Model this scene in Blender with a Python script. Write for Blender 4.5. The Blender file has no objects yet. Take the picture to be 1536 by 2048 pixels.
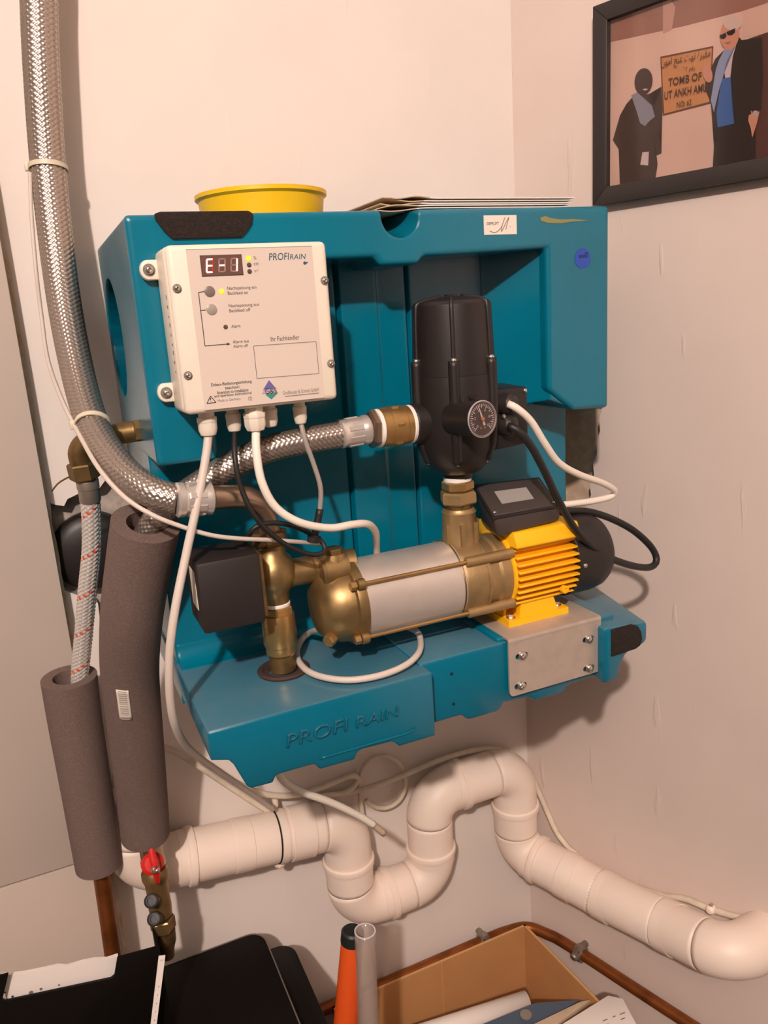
import bpy, bmesh, math, random
import numpy as np
from mathutils import Vector, Matrix

random.seed(7)
S = bpy.context.scene
COL = S.collection

# ------------------------------------------------------------------ camera
FPX = 1565.0
YAW, PITCH, ROLL = 0.40804, -0.24539, -0.06667
CAM = np.array([0.0, -1.25, 1.55])
_f = np.array([math.sin(YAW) * math.cos(PITCH), math.cos(YAW) * math.cos(PITCH), math.sin(PITCH)])
_r = np.array([math.cos(YAW), -math.sin(YAW), 0.0])
_u = np.cross(_r, _f)
RT = math.cos(ROLL) * _r + math.sin(ROLL) * _u
UP = -math.sin(ROLL) * _r + math.cos(ROLL) * _u
cd = bpy.data.cameras.new('camera')
cam = bpy.data.objects.new('camera', cd)
COL.objects.link(cam)
M3 = Matrix((RT, UP, -_f)).transposed()
cam.matrix_world = Matrix.Translation(Vector(CAM)) @ M3.to_4x4()
cd.sensor_fit = 'VERTICAL'
cd.sensor_height = 24.0
cd.lens = 24.0 * FPX / 2048.0
cd.clip_start = 0.02
S.camera = cam

# ------------------------------------------------------------------ light
w = bpy.data.worlds.new('world')
S.world = w
w.use_nodes = True
w.node_tree.nodes['Background'].inputs[0].default_value = (1.0, 0.80, 0.66, 1)
w.node_tree.nodes['Background'].inputs[1].default_value = 0.005
ld = bpy.data.lights.new('ceiling_bulb', 'POINT')
ld.energy = 322
ld.color = (1.0, 0.83, 0.755)
ld.shadow_soft_size = 0.05
lo = bpy.data.objects.new('ceiling_bulb', ld)
lo.location = (-0.90, -2.62, 3.02)
COL.objects.link(lo)
S.view_settings.view_transform = 'Standard'
S.view_settings.look = 'None'
S.view_settings.gamma = 1.0
S.view_settings.use_curve_mapping = False
S.view_settings.exposure = 0.0

# ------------------------------------------------------------------ measuring helpers (photo pixel + known depth -> metres)
def ray(px, py):
    return _f + RT * (px - 768) / FPX - UP * (py - 1024) / FPX
def P(px, py, Y):                      # on the plane y = Y
    d = ray(px, py)
    return CAM + d * (Y - CAM[1]) / d[1]
def PZ(px, py, z):                     # on the plane z = z
    d = ray(px, py)
    return CAM + d * (z - CAM[2]) / d[2]
WA = 0.317437                          # the right wall meets the back wall at an obtuse corner
WD = np.array([math.sin(WA), -math.cos(WA), 0.0])      # along the right wall, away from the corner
WN = np.array([-math.cos(WA), -math.sin(WA), 0.0])     # into the room
W0 = np.array([0.833, 0.0, 0.0])
def PW(px, py, off=0.0):               # on the right wall
    d = ray(px, py)
    t = ((W0 + WN * off - CAM) @ WN) / (d @ WN)
    return CAM + d * t
def W(u, z, off):
    return W0 + WD * u + WN * off + np.array([0, 0, z])
def WUV(px, py, off=0.0):
    p = PW(px, py, off)
    return float((p - W0) @ WD), float(p[2])

# ------------------------------------------------------------------ materials
def lin(c):
    if isinstance(c, str):
        c = [int(c[i:i + 2], 16) / 255 for i in (0, 2, 4)]
    return tuple((x / 12.92 if x <= 0.04045 else ((x + 0.055) / 1.055) ** 2.4) for x in c) + (1.0,)

def mat(name, color, rough=0.5, metal=0.0, var=0.0, vscale=20.0, bump=0.0, bscale=200.0, bevel=0.0, spec=0.5, coat=0.0, dist=0.001, color2=None):
    m = bpy.data.materials.new(name)
    m.use_nodes = True
    nt = m.node_tree
    b = nt.nodes['Principled BSDF']
    c = lin(color)
    b.inputs['Base Color'].default_value = c
    b.inputs['Roughness'].default_value = rough
    b.inputs['Metallic'].default_value = metal
    b.inputs['Specular IOR Level'].default_value = spec
    b.inputs['Coat Weight'].default_value = coat
    tc = nt.nodes.new('ShaderNodeTexCoord')
    if var > 0 or color2:
        n = nt.nodes.new('ShaderNodeTexNoise')
        n.inputs['Scale'].default_value = vscale
        n.inputs['Detail'].default_value = 6
        nt.links.new(tc.outputs['Object'], n.inputs['Vector'])
        r = nt.nodes.new('ShaderNodeMix')
        r.data_type = 'RGBA'
        c2 = lin(color2) if color2 else tuple(x * (1 - var) for x in c[:3]) + (1,)
        r.inputs[6].default_value = c
        r.inputs[7].default_value = c2
        mr = nt.nodes.new('ShaderNodeMapRange')
        mr.inputs[1].default_value = 0.4
        mr.inputs[2].default_value = 0.68
        nt.links.new(n.outputs['Fac'], mr.inputs[0])
        nt.links.new(mr.outputs[0], r.inputs[0])
        nt.links.new(r.outputs[2], b.inputs['Base Color'])
    last = None
    if bevel > 0:
        bv = nt.nodes.new('ShaderNodeBevel')
        bv.samples = 6
        bv.inputs['Radius'].default_value = bevel
        last = bv.outputs[0]
    if bump > 0:
        n2 = nt.nodes.new('ShaderNodeTexNoise')
        n2.inputs['Scale'].default_value = bscale
        n2.inputs['Detail'].default_value = 4
        nt.links.new(tc.outputs['Object'], n2.inputs['Vector'])
        bp = nt.nodes.new('ShaderNodeBump')
        bp.inputs['Strength'].default_value = bump
        bp.inputs['Distance'].default_value = dist
        nt.links.new(n2.outputs['Fac'], bp.inputs['Height'])
        if last:
            nt.links.new(last, bp.inputs['Normal'])
        last = bp.outputs[0]
    if last:
        nt.links.new(last, b.inputs['Normal'])
    return m

def emit(name, color, strength, base='201010'):
    m = mat(name, base, 0.4)
    b = m.node_tree.nodes['Principled BSDF']
    b.inputs['Emission Color'].default_value = lin(color)
    b.inputs['Emission Strength'].default_value = strength
    return m

def clear(name, tint, amount, haze=0.0):
    m = bpy.data.materials.new(name)
    m.use_nodes = True
    nt = m.node_tree
    nt.nodes.remove(nt.nodes['Principled BSDF'])
    out = nt.nodes['Material Output']
    tr = nt.nodes.new('ShaderNodeBsdfTransparent')
    tr.inputs[0].default_value = lin(tint)
    gl = nt.nodes.new('ShaderNodeBsdfGlossy')
    gl.inputs['Roughness'].default_value = 0.08
    lw = nt.nodes.new('ShaderNodeLayerWeight')
    lw.inputs[0].default_value = 0.5
    pw_ = nt.nodes.new('ShaderNodeMath'); pw_.operation = 'POWER'; pw_.inputs[1].default_value = 3.0
    fr = nt.nodes.new('ShaderNodeMath'); fr.operation = 'MULTIPLY_ADD'
    fr.inputs[1].default_value = 0.5; fr.inputs[2].default_value = amount
    nt.links.new(lw.outputs['Facing'], pw_.inputs[0])
    nt.links.new(pw_.outputs[0], fr.inputs[0])
    mx = nt.nodes.new('ShaderNodeMixShader')
    nt.links.new(fr.outputs[0], mx.inputs[0])
    nt.links.new(tr.outputs[0], mx.inputs[1])
    nt.links.new(gl.outputs[0], mx.inputs[2])
    if haze > 0:
        df = nt.nodes.new('ShaderNodeBsdfDiffuse')
        df.inputs[0].default_value = lin('e8ded6')
        m2 = nt.nodes.new('ShaderNodeMixShader')
        m2.inputs[0].default_value = haze
        nt.links.new(mx.outputs[0], m2.inputs[1])
        nt.links.new(df.outputs[0], m2.inputs[2])
        mx = m2
    nt.links.new(mx.outputs[0], out.inputs['Surface'])
    return m

TEAL = mat('teal_plastic', '007089', 0.22, var=0.08, vscale=9, bump=0.10, bscale=420, bevel=0.005, spec=0.6)
DUSTY = mat('teal_dusty', '006a84', 0.24, var=0.08, vscale=9, bump=0.10, bscale=420, bevel=0.005, spec=0.6)
def add_dust(m, amount):
    nt = m.node_tree
    b = nt.nodes['Principled BSDF']
    src = b.inputs['Base Color'].links[0].from_socket
    geo = nt.nodes.new('ShaderNodeNewGeometry')
    sp = nt.nodes.new('ShaderNodeSeparateXYZ')
    nt.links.new(geo.outputs['True Normal'], sp.inputs[0])
    m1 = nt.nodes.new('ShaderNodeMapRange')
    m1.inputs[1].default_value = .55; m1.inputs[2].default_value = .95
    nt.links.new(sp.outputs['Z'], m1.inputs[0])
    tc = nt.nodes.new('ShaderNodeTexCoord')
    nz = nt.nodes.new('ShaderNodeTexNoise')
    nz.inputs['Scale'].default_value = 11; nz.inputs['Detail'].default_value = 5
    nt.links.new(tc.outputs['Object'], nz.inputs['Vector'])
    m2 = nt.nodes.new('ShaderNodeMapRange')
    m2.inputs[1].default_value = .3; m2.inputs[2].default_value = .75
    m2.inputs[3].default_value = amount * .45; m2.inputs[4].default_value = amount
    nt.links.new(nz.outputs['Fac'], m2.inputs[0])
    mu = nt.nodes.new('ShaderNodeMath'); mu.operation = 'MULTIPLY'
    nt.links.new(m1.outputs[0], mu.inputs[0]); nt.links.new(m2.outputs[0], mu.inputs[1])
    mx = nt.nodes.new('ShaderNodeMix'); mx.data_type = 'RGBA'
    mx.inputs[7].default_value = lin('b5a79a')
    nt.links.new(mu.outputs[0], mx.inputs[0]); nt.links.new(src, mx.inputs[6])
    nt.links.new(mx.outputs[2], b.inputs['Base Color'])
add_dust(DUSTY, 0.19)
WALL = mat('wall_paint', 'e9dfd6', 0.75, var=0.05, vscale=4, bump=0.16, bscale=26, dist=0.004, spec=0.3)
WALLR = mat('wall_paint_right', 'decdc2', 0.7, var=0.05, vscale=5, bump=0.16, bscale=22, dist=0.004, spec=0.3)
CONCRETE = mat('bare_concrete', 'c6a88e', 0.9, color2='dcc5ad', vscale=40, bump=0.4, bscale=60, dist=0.004)
MORTAR = mat('grey_mortar', '9a9087', 0.9, color2='cdbfb2', vscale=28, bump=0.4, bscale=60, dist=0.005)
def add_scuffs(m, strength):
    nt = m.node_tree
    b = nt.nodes['Principled BSDF']
    old = b.inputs['Normal'].links[0].from_socket
    tc = nt.nodes.new('ShaderNodeTexCoord')
    mp = nt.nodes.new('ShaderNodeMapping')
    mp.inputs['Rotation'].default_value = (.4, .2, .5)
    mp.inputs['Scale'].default_value = (34, 34, 7)
    nz = nt.nodes.new('ShaderNodeTexNoise')
    nz.inputs['Scale'].default_value = 1.0; nz.inputs['Detail'].default_value = 3
    mr = nt.nodes.new('ShaderNodeMapRange')
    mr.inputs[1].default_value = .66; mr.inputs[2].default_value = .72
    bp = nt.nodes.new('ShaderNodeBump')
    bp.inputs['Strength'].default_value = strength; bp.inputs['Distance'].default_value = .002
    nt.links.new(tc.outputs['Object'], mp.inputs[0]); nt.links.new(mp.outputs[0], nz.inputs['Vector'])
    nt.links.new(nz.outputs['Fac'], mr.inputs[0]); nt.links.new(mr.outputs[0], bp.inputs['Height'])
    nt.links.new(old, bp.inputs['Normal']); nt.links.new(bp.outputs[0], b.inputs['Normal'])
add_scuffs(WALLR, .5)
add_scuffs(WALL, .25)
PANEL = mat('panel_grey', 'c6b8ab', 0.55, var=0.04, vscale=3, bump=0.03, bscale=90)
FLOORM = mat('floor_grey', '564f49', 0.8, var=0.2, vscale=8, bump=0.2, bscale=30)
ROOM = mat('room_paint', '524e4b', 0.9)
CEIL = mat('ceiling_paint', 'a8a29c', 0.9)
IVORY = mat('ivory_plastic', 'eadfcd', 0.42, var=0.02, vscale=30, bevel=0.002)
SHEET = mat('label_film', 'd9cabd', 0.35)
GREYW = mat('grey_cable', 'cfc3b8', 0.5)
WHITEC = mat('white_cable', 'efe5d6', 0.5)
CREAM = mat('cream_cable', 'e2d3be', 0.6, var=0.15, vscale=40)
GREYT = mat('thin_grey_cable', '9d948c', 0.5)
BLACKC = mat('black_cable', '1d1b1a', 0.5)
BLACKP = mat('black_plastic', '231d1b', 0.45, var=0.1, vscale=30, bump=0.12, bscale=500)
BLACKS = mat('black_satin', '2a2422', 0.42, bump=0.08, bscale=600)
ACTU = mat('actuator_black', '231c1a', 0.6, bump=0.2, bscale=500)
BRASS = mat('brass', 'a98c5e', 0.42, 0.8, var=0.35, vscale=30, bump=0.12, bscale=150)
BRASSC = mat('cast_brass', 'b3976a', 0.48, 0.7, var=0.2, vscale=40, bump=0.35, bscale=260)
BRASSN = mat('machined_brass', 'c29c64', 0.33, 0.8, var=0.15, vscale=40)
BRASSD = mat('dark_brass', '8a7048', 0.45, 0.75, var=0.4, vscale=40, bump=0.2, bscale=150)
STEEL = mat('stainless_shell', 'dfd5cb', 0.38, 0.6, var=0.08, vscale=30)
PLATE = mat('brushed_plate', 'c2b3a5', 0.48, 0.4, var=0.1, vscale=60, bump=0.06, bscale=300)
SCREW = mat('screw_steel', 'cfc8c0', 0.25, 0.95)
BRAID = mat('steel_braid', 'b6aaa0', 0.34, 0.85)
BRAIDN = mat('nylon_braid', 'e3ddd5', 0.28, 0.4)
FERRULE = mat('ferrule_steel', 'ded6ce', 0.25, 0.6)
FERRULEM = mat('ferrule_matt', 'a79c90', 0.4, 0.7)
PIPEST = mat('elbow_steel', 'b79f8a', 0.28, 0.9, var=0.2, vscale=20)
TAPE = mat('ptfe_tape', 'f2ebe4', 0.6, bump=0.3, bscale=200)
YELLOW = mat('yellow_paint', 'ffc010', 0.45, var=0.04, vscale=30, bump=0.08, bscale=300)
YPLAST = mat('yellow_plastic', 'f0c010', 0.4)
FELT = mat('black_felt', '1b130f', 0.95, color2='302219', vscale=350, bump=0.9, bscale=700, dist=0.002)
FOAM = mat('grey_foam', '6a5851', 0.95, color2='78655d', vscale=420, bump=0.6, bscale=420, dist=0.0015)
FOAMIN = mat('foam_inside', '3a3433', 0.95)
WPIPE = mat('painted_pipe', 'f6e4d4', 0.45, var=0.05, vscale=7, bump=0.05, bscale=40)
COPPER = mat('copper', '9a5a2c', 0.42, 0.7, var=0.4, vscale=25, bump=0.1, bscale=80)
CLIP = mat('galvanised_clip', 'a0988c', 0.4, 0.8, var=0.3, vscale=60)
CARD = mat('cardboard', 'c28e59', 0.85, var=0.08, vscale=14, bump=0.08, bscale=90)
CARDE = mat('cardboard_edge', 'cf9f68', 0.9)
PAPER = mat('white_paper', 'efe6de', 0.7)
PAPERB = mat('aged_paper', 'c9b396', 0.8, var=0.1, vscale=30)
BLUEM = mat('blue_print', '4a5768', 0.4)
RED = mat('red_lever', 'd0231a', 0.4)
REDM = mat('red_mark', 'd4502e', 0.5)
ORANGE = mat('orange_plastic', 'd9541c', 0.4)
CAPG = mat('dark_cap', '1f2422', 0.45)
CASE = mat('case_black', '0f0b09', 0.45, bump=0.05, bscale=700, spec=0.2)
RIM = mat('rim_silver', '8f857b', 0.4, 0.6)
INK = mat('ink', '3a342f', 0.6)
INKL = mat('ink_light', '7b7169', 0.6)
INKB = mat('ink_teal', '1f5566', 0.6)
PURPLE = mat('logo_purple', '6a629c', 0.5)
LGREEN = mat('logo_green', '2f8f8a', 0.5)
STICKB = mat('blue_sticker', '2a4fae', 0.4)
STICKI = mat('blue_sticker_ink', '1d2f78', 0.4)
STICKW = mat('white_sticker', 'ece2d4', 0.5)
DISP = mat('display_window', '6b4f47', 0.25)
DARK = mat('dark_void', '0d0b0a', 0.8)
GAUGEF = mat('gauge_face', '3b3236', 0.5)
GAUGEW = mat('gauge_white', 'd8cfd0', 0.5)
GAUGER = mat('gauge_rim', 'bdb2b2', 0.3, 0.4)
ORNG = mat('gauge_hub', 'c98a4a', 0.4, 0.5)
RUBBER = mat('rubber_brown', '3f2f28', 0.7)
SEAM = mat('foam_seam', 'dfc394', 0.9, color2='efe5d8', vscale=30, bump=0.8, bscale=120, dist=0.004)
GLUE = mat('glue_smear', '8c8a55', 0.6)
FRAME = mat('frame_black', '2b2422', 0.5)
TIE = mat('cable_tie', 'd8cdb4', 0.45)
LEDY = emit('led_yellow', 'ffcf30', 1.3, '807010')
SEGON = emit('segment_lit', 'ff9a8c', 4.5, '803030')
SEGOFF = mat('segment_unlit', '9b7d72', 0.4)
SEGRED = emit('segment_glow', 'd8402e', 0.55, '702018')
LEDD = mat('led_dark', '5a4a44', 0.3)
BTN = mat('button_grey', '7d7068', 0.35)
BTNL = mat('button_light', 'a3968c', 0.3)
GLASS = clear('picture_glass', 'f6f2f0', 0.03)
CLEARP = clear('clear_plastic', 'efe6de', 0.06, 0.22)

# ------------------------------------------------------------------ object helpers
def tag(o, label=None, cat=None, group=None, kind=None):
    if label: o['label'] = label
    if cat: o['category'] = cat
    if group: o['group'] = group
    if kind: o['kind'] = kind
    return o

WORLD = {}
def thing(name, loc, label, cat, group=None):
    o = bpy.data.objects.new(name, None)
    o.empty_display_size = 0.02
    o.location = tuple(float(x) for x in loc)
    COL.objects.link(o)
    WORLD[o.name] = Vector(o.location)
    return tag(o, label, cat, group)

def link(name, me, m, parent=None):
    o = bpy.data.objects.new(name, me)
    COL.objects.link(o)
    if m is not None:
        for k in (m if isinstance(m, (list, tuple)) else [m]):
            me.materials.append(k)
    if parent is not None:
        o.parent = parent
        o.matrix_parent_inverse = Matrix.Translation(-WORLD.get(parent.name, Vector((0, 0, 0))))
    return o

def mesh(name, verts, faces, m, parent=None, smooth=False):
    me = bpy.data.meshes.new(name)
    me.from_pydata([tuple(map(float, v)) for v in verts], [], faces)
    if smooth:
        me.polygons.foreach_set('use_smooth', [True] * len(me.polygons))
    me.update()
    return link(name, me, m, parent)

def bm_obj(name, bm, m, parent=None, smooth=False, angle=None):
    bmesh.ops.recalc_face_normals(bm, faces=bm.faces)
    if smooth or angle:
        for f in bm.faces: f.smooth = True
    if angle:
        for e in bm.edges:
            if len(e.link_faces) == 2 and e.calc_face_angle(0) > math.radians(angle):
                e.smooth = False
    me = bpy.data.meshes.new(name)
    bm.to_mesh(me)
    bm.free()
    return link(name, me, m, parent)

def bevel_bm(bm, b, seg=2):
    if b > 0:
        bmesh.ops.bevel(bm, geom=[e for e in bm.edges if len(e.link_faces) == 2 and e.calc_face_angle(0) > 0.35],
                        offset=b, segments=seg, profile=0.5, affect='EDGES', clamp_overlap=True)

def add_hexa(bm, pts):                 # 8 corners: bottom loop 0-3, top loop 4-7
    v = [bm.verts.new(tuple(map(float, p))) for p in pts]
    for f in ((3, 2, 1, 0), (4, 5, 6, 7), (0, 1, 5, 4), (1, 2, 6, 5), (2, 3, 7, 6), (3, 0, 4, 7)):
        bm.faces.new([v[i] for i in f])

def boxpts(a, b):
    (x0, y0, z0), (x1, y1, z1) = a, b
    return [(x0, y0, z0), (x1, y0, z0), (x1, y1, z0), (x0, y1, z0), (x0, y0, z1), (x1, y0, z1), (x1, y1, z1), (x0, y1, z1)]

def box(name, a, b, m, parent=None, bevel=0.0, seg=2):
    bm = bmesh.new()
    add_hexa(bm, boxpts(a, b))
    bmesh.ops.recalc_face_normals(bm, faces=bm.faces)
    bevel_bm(bm, bevel, seg)
    return bm_obj(name, bm, m, parent, angle=40)

def hexa(name, pts, m, parent=None, bevel=0.0, seg=2):
    bm = bmesh.new()
    add_hexa(bm, pts)
    bmesh.ops.recalc_face_normals(bm, faces=bm.faces)
    bevel_bm(bm, bevel, seg)
    return bm_obj(name, bm, m, parent, angle=40)

def add_prism(bm, loop0, loop1):
    a = [bm.verts.new(tuple(map(float, p))) for p in loop0]
    b = [bm.verts.new(tuple(map(float, p))) for p in loop1]
    n = len(a)
    bm.faces.new(a)
    bm.faces.new(b[::-1])
    for i in range(n):
        bm.faces.new((a[i], b[i], b[(i + 1) % n], a[(i + 1) % n]))

def prism(name, loop0, loop1, m, parent=None, bevel=0.0, seg=2):
    bm = bmesh.new()
    add_prism(bm, loop0, loop1)
    bmesh.ops.recalc_face_normals(bm, faces=bm.faces)
    bevel_bm(bm, bevel, seg)
    return bm_obj(name, bm, m, parent, angle=40)

def prism_y(name, xz, y0, y1, m, parent=None, bevel=0.0, seg=2):
    return prism(name, [(x, y0, z) for x, z in xz], [(x, y1, z) for x, z in xz], m, parent, bevel, seg)

def frame_of(axis):
    a = Vector(axis).normalized()
    h = Vector((0, 0, 1)) if abs(a.z) < 0.9 else Vector((0, -1, 0))
    u = h.cross(a).normalized()
    v = a.cross(u)
    return a, u, v

def add_lathe(bm, prof, origin, axis, seg=32, rot=0.0, ring=False):
    a, u, v = frame_of(axis)
    o = Vector(tuple(map(float, origin)))
    rings = []
    for r, h in prof:
        if r < 1e-6:
            rings.append([bm.verts.new(o + a * h)])
        else:
            rings.append([bm.verts.new(o + a * h + (u * math.cos(rot + 2 * math.pi * k / seg) + v * math.sin(rot + 2 * math.pi * k / seg)) * r) for k in range(seg)])
    for p, q in zip(rings, rings[1:]):
        if len(p) == 1 and len(q) == 1: continue
        for k in range(seg):
            k2 = (k + 1) % seg
            if len(p) == 1: bm.faces.new((p[0], q[k], q[k2]))
            elif len(q) == 1: bm.faces.new((p[k], p[k2], q[0]))
            else: bm.faces.new((p[k], p[k2], q[k2], q[k]))
    if ring:
        p, q = rings[-1], rings[0]
        for k in range(seg):
            bm.faces.new((p[k], p[(k + 1) % seg], q[(k + 1) % seg], q[k]))
        return
    if len(rings[0]) > 1: bm.faces.new(rings[0])
    if len(rings[-1]) > 1: bm.faces.new(rings[-1])

def lathe(name, prof, origin, axis, m, parent=None, seg=32, rot=0.0, angle=35, ring=False):
    bm = bmesh.new()
    add_lathe(bm, prof, origin, axis, seg, rot, ring)
    return bm_obj(name, bm, m, parent, angle=angle)

def cyl(r, h, c=0.0):
    if c <= 0: return [(r, 0), (r, h)]
    return [(r - c, 0), (r, c), (r, h - c), (r - c, h)]

def hexnut(name, origin, axis, r, h, m, parent=None, rot=0.0):
    c = r * 0.1
    return lathe(name, [(r * .9, 0), (r, c), (r, h - c), (r * .9, h)], origin, axis, m, parent, seg=6, rot=rot, angle=20)

def screw(origin, axis, r, m, parent, name='screw'):
    bm = bmesh.new()
    add_lathe(bm, [(r, 0), (r, r * .35), (r * .8, r * .75), (r * .42, r * .9), (r * .34, r * .4), (0, r * .4)], origin, axis, 12)
    return bm_obj(name, bm, m, parent, angle=50)

# ---- swept tubes
def spline(ctrl, step):
    c = np.array(ctrl, float)
    if len(c) == 2:
        n = max(2, int(np.linalg.norm(c[1, :3] - c[0, :3]) / step) + 1)
        return np.array([c[0] + (c[1] - c[0]) * t for t in np.linspace(0, 1, n)])
    e = np.vstack([2 * c[0] - c[1], c, 2 * c[-1] - c[-2]])
    out = []
    for i in range(1, len(e) - 2):
        p0, p1, p2, p3 = e[i - 1:i + 3]
        for t in np.linspace(0, 1, 24, endpoint=False):
            out.append(.5 * ((2 * p1) + (-p0 + p2) * t + (2 * p0 - 5 * p1 + 4 * p2 - p3) * t * t + (-p0 + 3 * p1 - 3 * p2 + p3) * t ** 3))
    out.append(c[-1])
    out = np.array(out)
    d = np.r_[0, np.cumsum(np.linalg.norm(np.diff(out[:, :3], axis=0), axis=1))]
    n = max(3, int(d[-1] / step) + 1)
    s = np.linspace(0, d[-1], n)
    return np.array([[np.interp(v, d, out[:, k]) for k in range(out.shape[1])] for v in s])

def frames(p):
    t = np.gradient(p, axis=0)
    t /= np.linalg.norm(t, axis=1)[:, None]
    ref = np.array([0, -1.0, 0]) if abs(t[0][1]) < .9 else np.array([0, 0, 1.0])
    u = ref - t[0] * (ref @ t[0]); u /= np.linalg.norm(u)
    U = []
    for i in range(len(p)):
        u = u - t[i] * (u @ t[i]); u = u / np.linalg.norm(u)
        U.append(u)
    U = np.array(U)
    return t, U, np.cross(t, U)

def tube_data(p, rad, seg, caps=True, relief=None):
    t, U, V = frames(p)
    n = len(p)
    a = np.arange(seg) * 2 * math.pi / seg
    R = np.repeat(np.asarray(rad, float).reshape(-1, 1), seg, 1) if relief is None else relief
    v = p[:, None, :] + R[:, :, None] * (np.cos(a)[None, :, None] * U[:, None, :] + np.sin(a)[None, :, None] * V[:, None, :])
    v = v.reshape(-1, 3)
    i = np.arange(n - 1)[:, None] * seg
    k = np.arange(seg)[None, :]
    k2 = (k + 1) % seg
    f = np.stack([i + k, i + k2, i + seg + k2, i + seg + k], -1).reshape(-1, 4)
    f = [tuple(x) for x in f.tolist()]
    if caps:
        f.append(tuple(range(seg))[::-1])
        f.append(tuple(range((n - 1) * seg, n * seg)))
    return v, f

def tube(name, ctrl, r, m, parent=None, seg=12, step=0.006, caps=True):
    c = [list(q) + [r] if len(q) == 3 else list(q) for q in ctrl]
    s = spline(c, step)
    v, f = tube_data(s[:, :3], s[:, 3], seg, caps)
    o = mesh(name, v.tolist(), f, m, parent, smooth=True)
    return o

def braided(name, ctrl, m, parent=None, around=12, cell=0.0045, amp=0.0011, red=None, sub=5):
    """tube whose surface is a woven relief of crossing wire bundles"""
    s = spline(ctrl, cell / sub * 1.0)
    seg = around * sub * 2 // 2
    n = len(s)
    a = np.arange(seg) / seg * around
    L = np.arange(n) / sub
    A = L[:, None] + a[None, :]
    B = L[:, None] - a[None, :]
    fa, fb = A % 1, B % 1
    over = ((np.floor(A / 1) + np.floor(B / 1)) % 2) == 0
    pa = np.sqrt(np.clip(1 - (2 * fa - 1) ** 2, 0, 1))
    pb = np.sqrt(np.clip(1 - (2 * fb - 1) ** 2, 0, 1))
    h = np.where(over, pa * (.55 + .45 * np.sin(math.pi * fb)), pb * (.55 + .45 * np.sin(math.pi * fa)))
    rel = s[:, 3:4] - amp + amp * h
    v, f = tube_data(s[:, :3], s[:, 3], seg, True, rel)
    o = mesh(name, v.tolist(), f, [m] + ([red] if red else []), parent, smooth=True)
    if red:
        idx = np.zeros(len(f), int)
        ia, ib = np.floor(A[:-1]).astype(int), np.floor(B[:-1]).astype(int)
        sel = (ib % around == 3) & ~over[:-1]
        idx[:sel.size] = sel.reshape(-1).astype(int)
        o.data.polygons.foreach_set('material_index', idx.tolist())
    return o

def boolean_cut(o, cutters):
    for c in cutters:
        md = o.modifiers.new('cut', 'BOOLEAN')
        md.operation = 'DIFFERENCE'
        md.solver = 'EXACT'
        md.object = c
    dg = bpy.context.evaluated_depsgraph_get()
    me = bpy.data.meshes.new_from_object(o.evaluated_get(dg))
    old = o.data
    o.modifiers.clear()
    o.data = me
    nm = old.name
    bpy.data.meshes.remove(old)
    me.name = nm
    me.polygons.foreach_set('use_smooth', [False] * len(me.polygons))
    for c in cutters:
        d = c.data
        bpy.data.objects.remove(c)
        bpy.data.meshes.remove(d)

# ---- lettering
_tcache = {}
def glyphs(body, shear=0.0, bold=0.0):
    key = (body, shear, bold)
    if key in _tcache: return _tcache[key]
    cu = bpy.data.curves.new('t', 'FONT')
    cu.body = body
    cu.shear = shear
    cu.offset = bold
    cu.resolution_u = 3
    o = bpy.data.objects.new('t', cu)
    COL.objects.link(o)
    dg = bpy.context.evaluated_depsgraph_get()
    me = bpy.data.meshes.new_from_object(o.evaluated_get(dg))
    v = np.array([q.co[:] for q in me.vertices]) if len(me.vertices) else np.zeros((0, 3))
    f = [tuple(p.vertices) for p in me.polygons]
    bpy.data.objects.remove(o); bpy.data.curves.remove(cu); bpy.data.meshes.remove(me)
    _tcache[key] = (v, f)
    return v, f

def write(name, body, origin, ex, ez, width, height, m, parent, shear=0.0, depth=0.0003, bold=0.0, up_lines=1):
    """flat lettering with its lower left at origin, along ex, upright ez; width x height in metres"""
    v, f = glyphs(body, shear, bold)
    if len(v) == 0: return None
    lo_, hi_ = v.min(0), v.max(0)
    sx = width / max(hi_[0] - lo_[0], 1e-6)
    sz = height / max(hi_[1] - lo_[1], 1e-6)
    ex, ez, o = np.array(ex, float), np.array(ez, float), np.array(origin, float)
    n = np.cross(ex, ez)
    q = o + np.outer((v[:, 0] - lo_[0]) * sx, ex) + np.outer((v[:, 1] - lo_[1]) * sz, ez) + n * depth
    me_o = mesh(name, q.tolist(), f, m, parent)
    return me_o

EX, EZ = np.array([1.0, 0, 0]), np.array([0, 0, 1.0])

# ================================================================== SETTING
def structure(o):
    o['kind'] = 'structure'
    return o

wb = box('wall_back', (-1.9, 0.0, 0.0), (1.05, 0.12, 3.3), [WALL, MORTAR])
hole = [(96, 1004), (112, 1010), (128, 1012), (135, 998), (162, 985), (200, 975), (222, 945), (262, 948), (310, 1000), (318, 1120), (262, 1195), (205, 1290), (196, 1206), (176, 1200), (160, 1192), (140, 1185), (118, 1176)]
hp = [P(x, y, 0) for x, y in hole]
cut = prism('cut', [(p[0], -.02, p[2]) for p in hp], [(p[0], .028, p[2]) for p in hp], None)
boolean_cut(wb, [cut])
for p in wb.data.polygons:
    c = p.center
    if .001 < c.y < .05 and abs(c.x) < .6 and .5 < c.z < 1.8:
        p.material_index = 1
structure(wb)
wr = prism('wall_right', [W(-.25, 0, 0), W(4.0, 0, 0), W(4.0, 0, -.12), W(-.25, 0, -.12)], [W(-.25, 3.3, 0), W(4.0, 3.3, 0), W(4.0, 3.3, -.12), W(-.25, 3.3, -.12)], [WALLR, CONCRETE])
rh = [(1110, 790), (1206, 800), (1203, 822), (1198, 838), (1200, 862), (1193, 884), (1194, 908), (1186, 926), (1188, 950), (1179, 968), (1182, 990), (1172, 1012), (1176, 1040), (1168, 1070), (1110, 1080)]
ru = [WUV(x, y) for x, y in rh]
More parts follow.
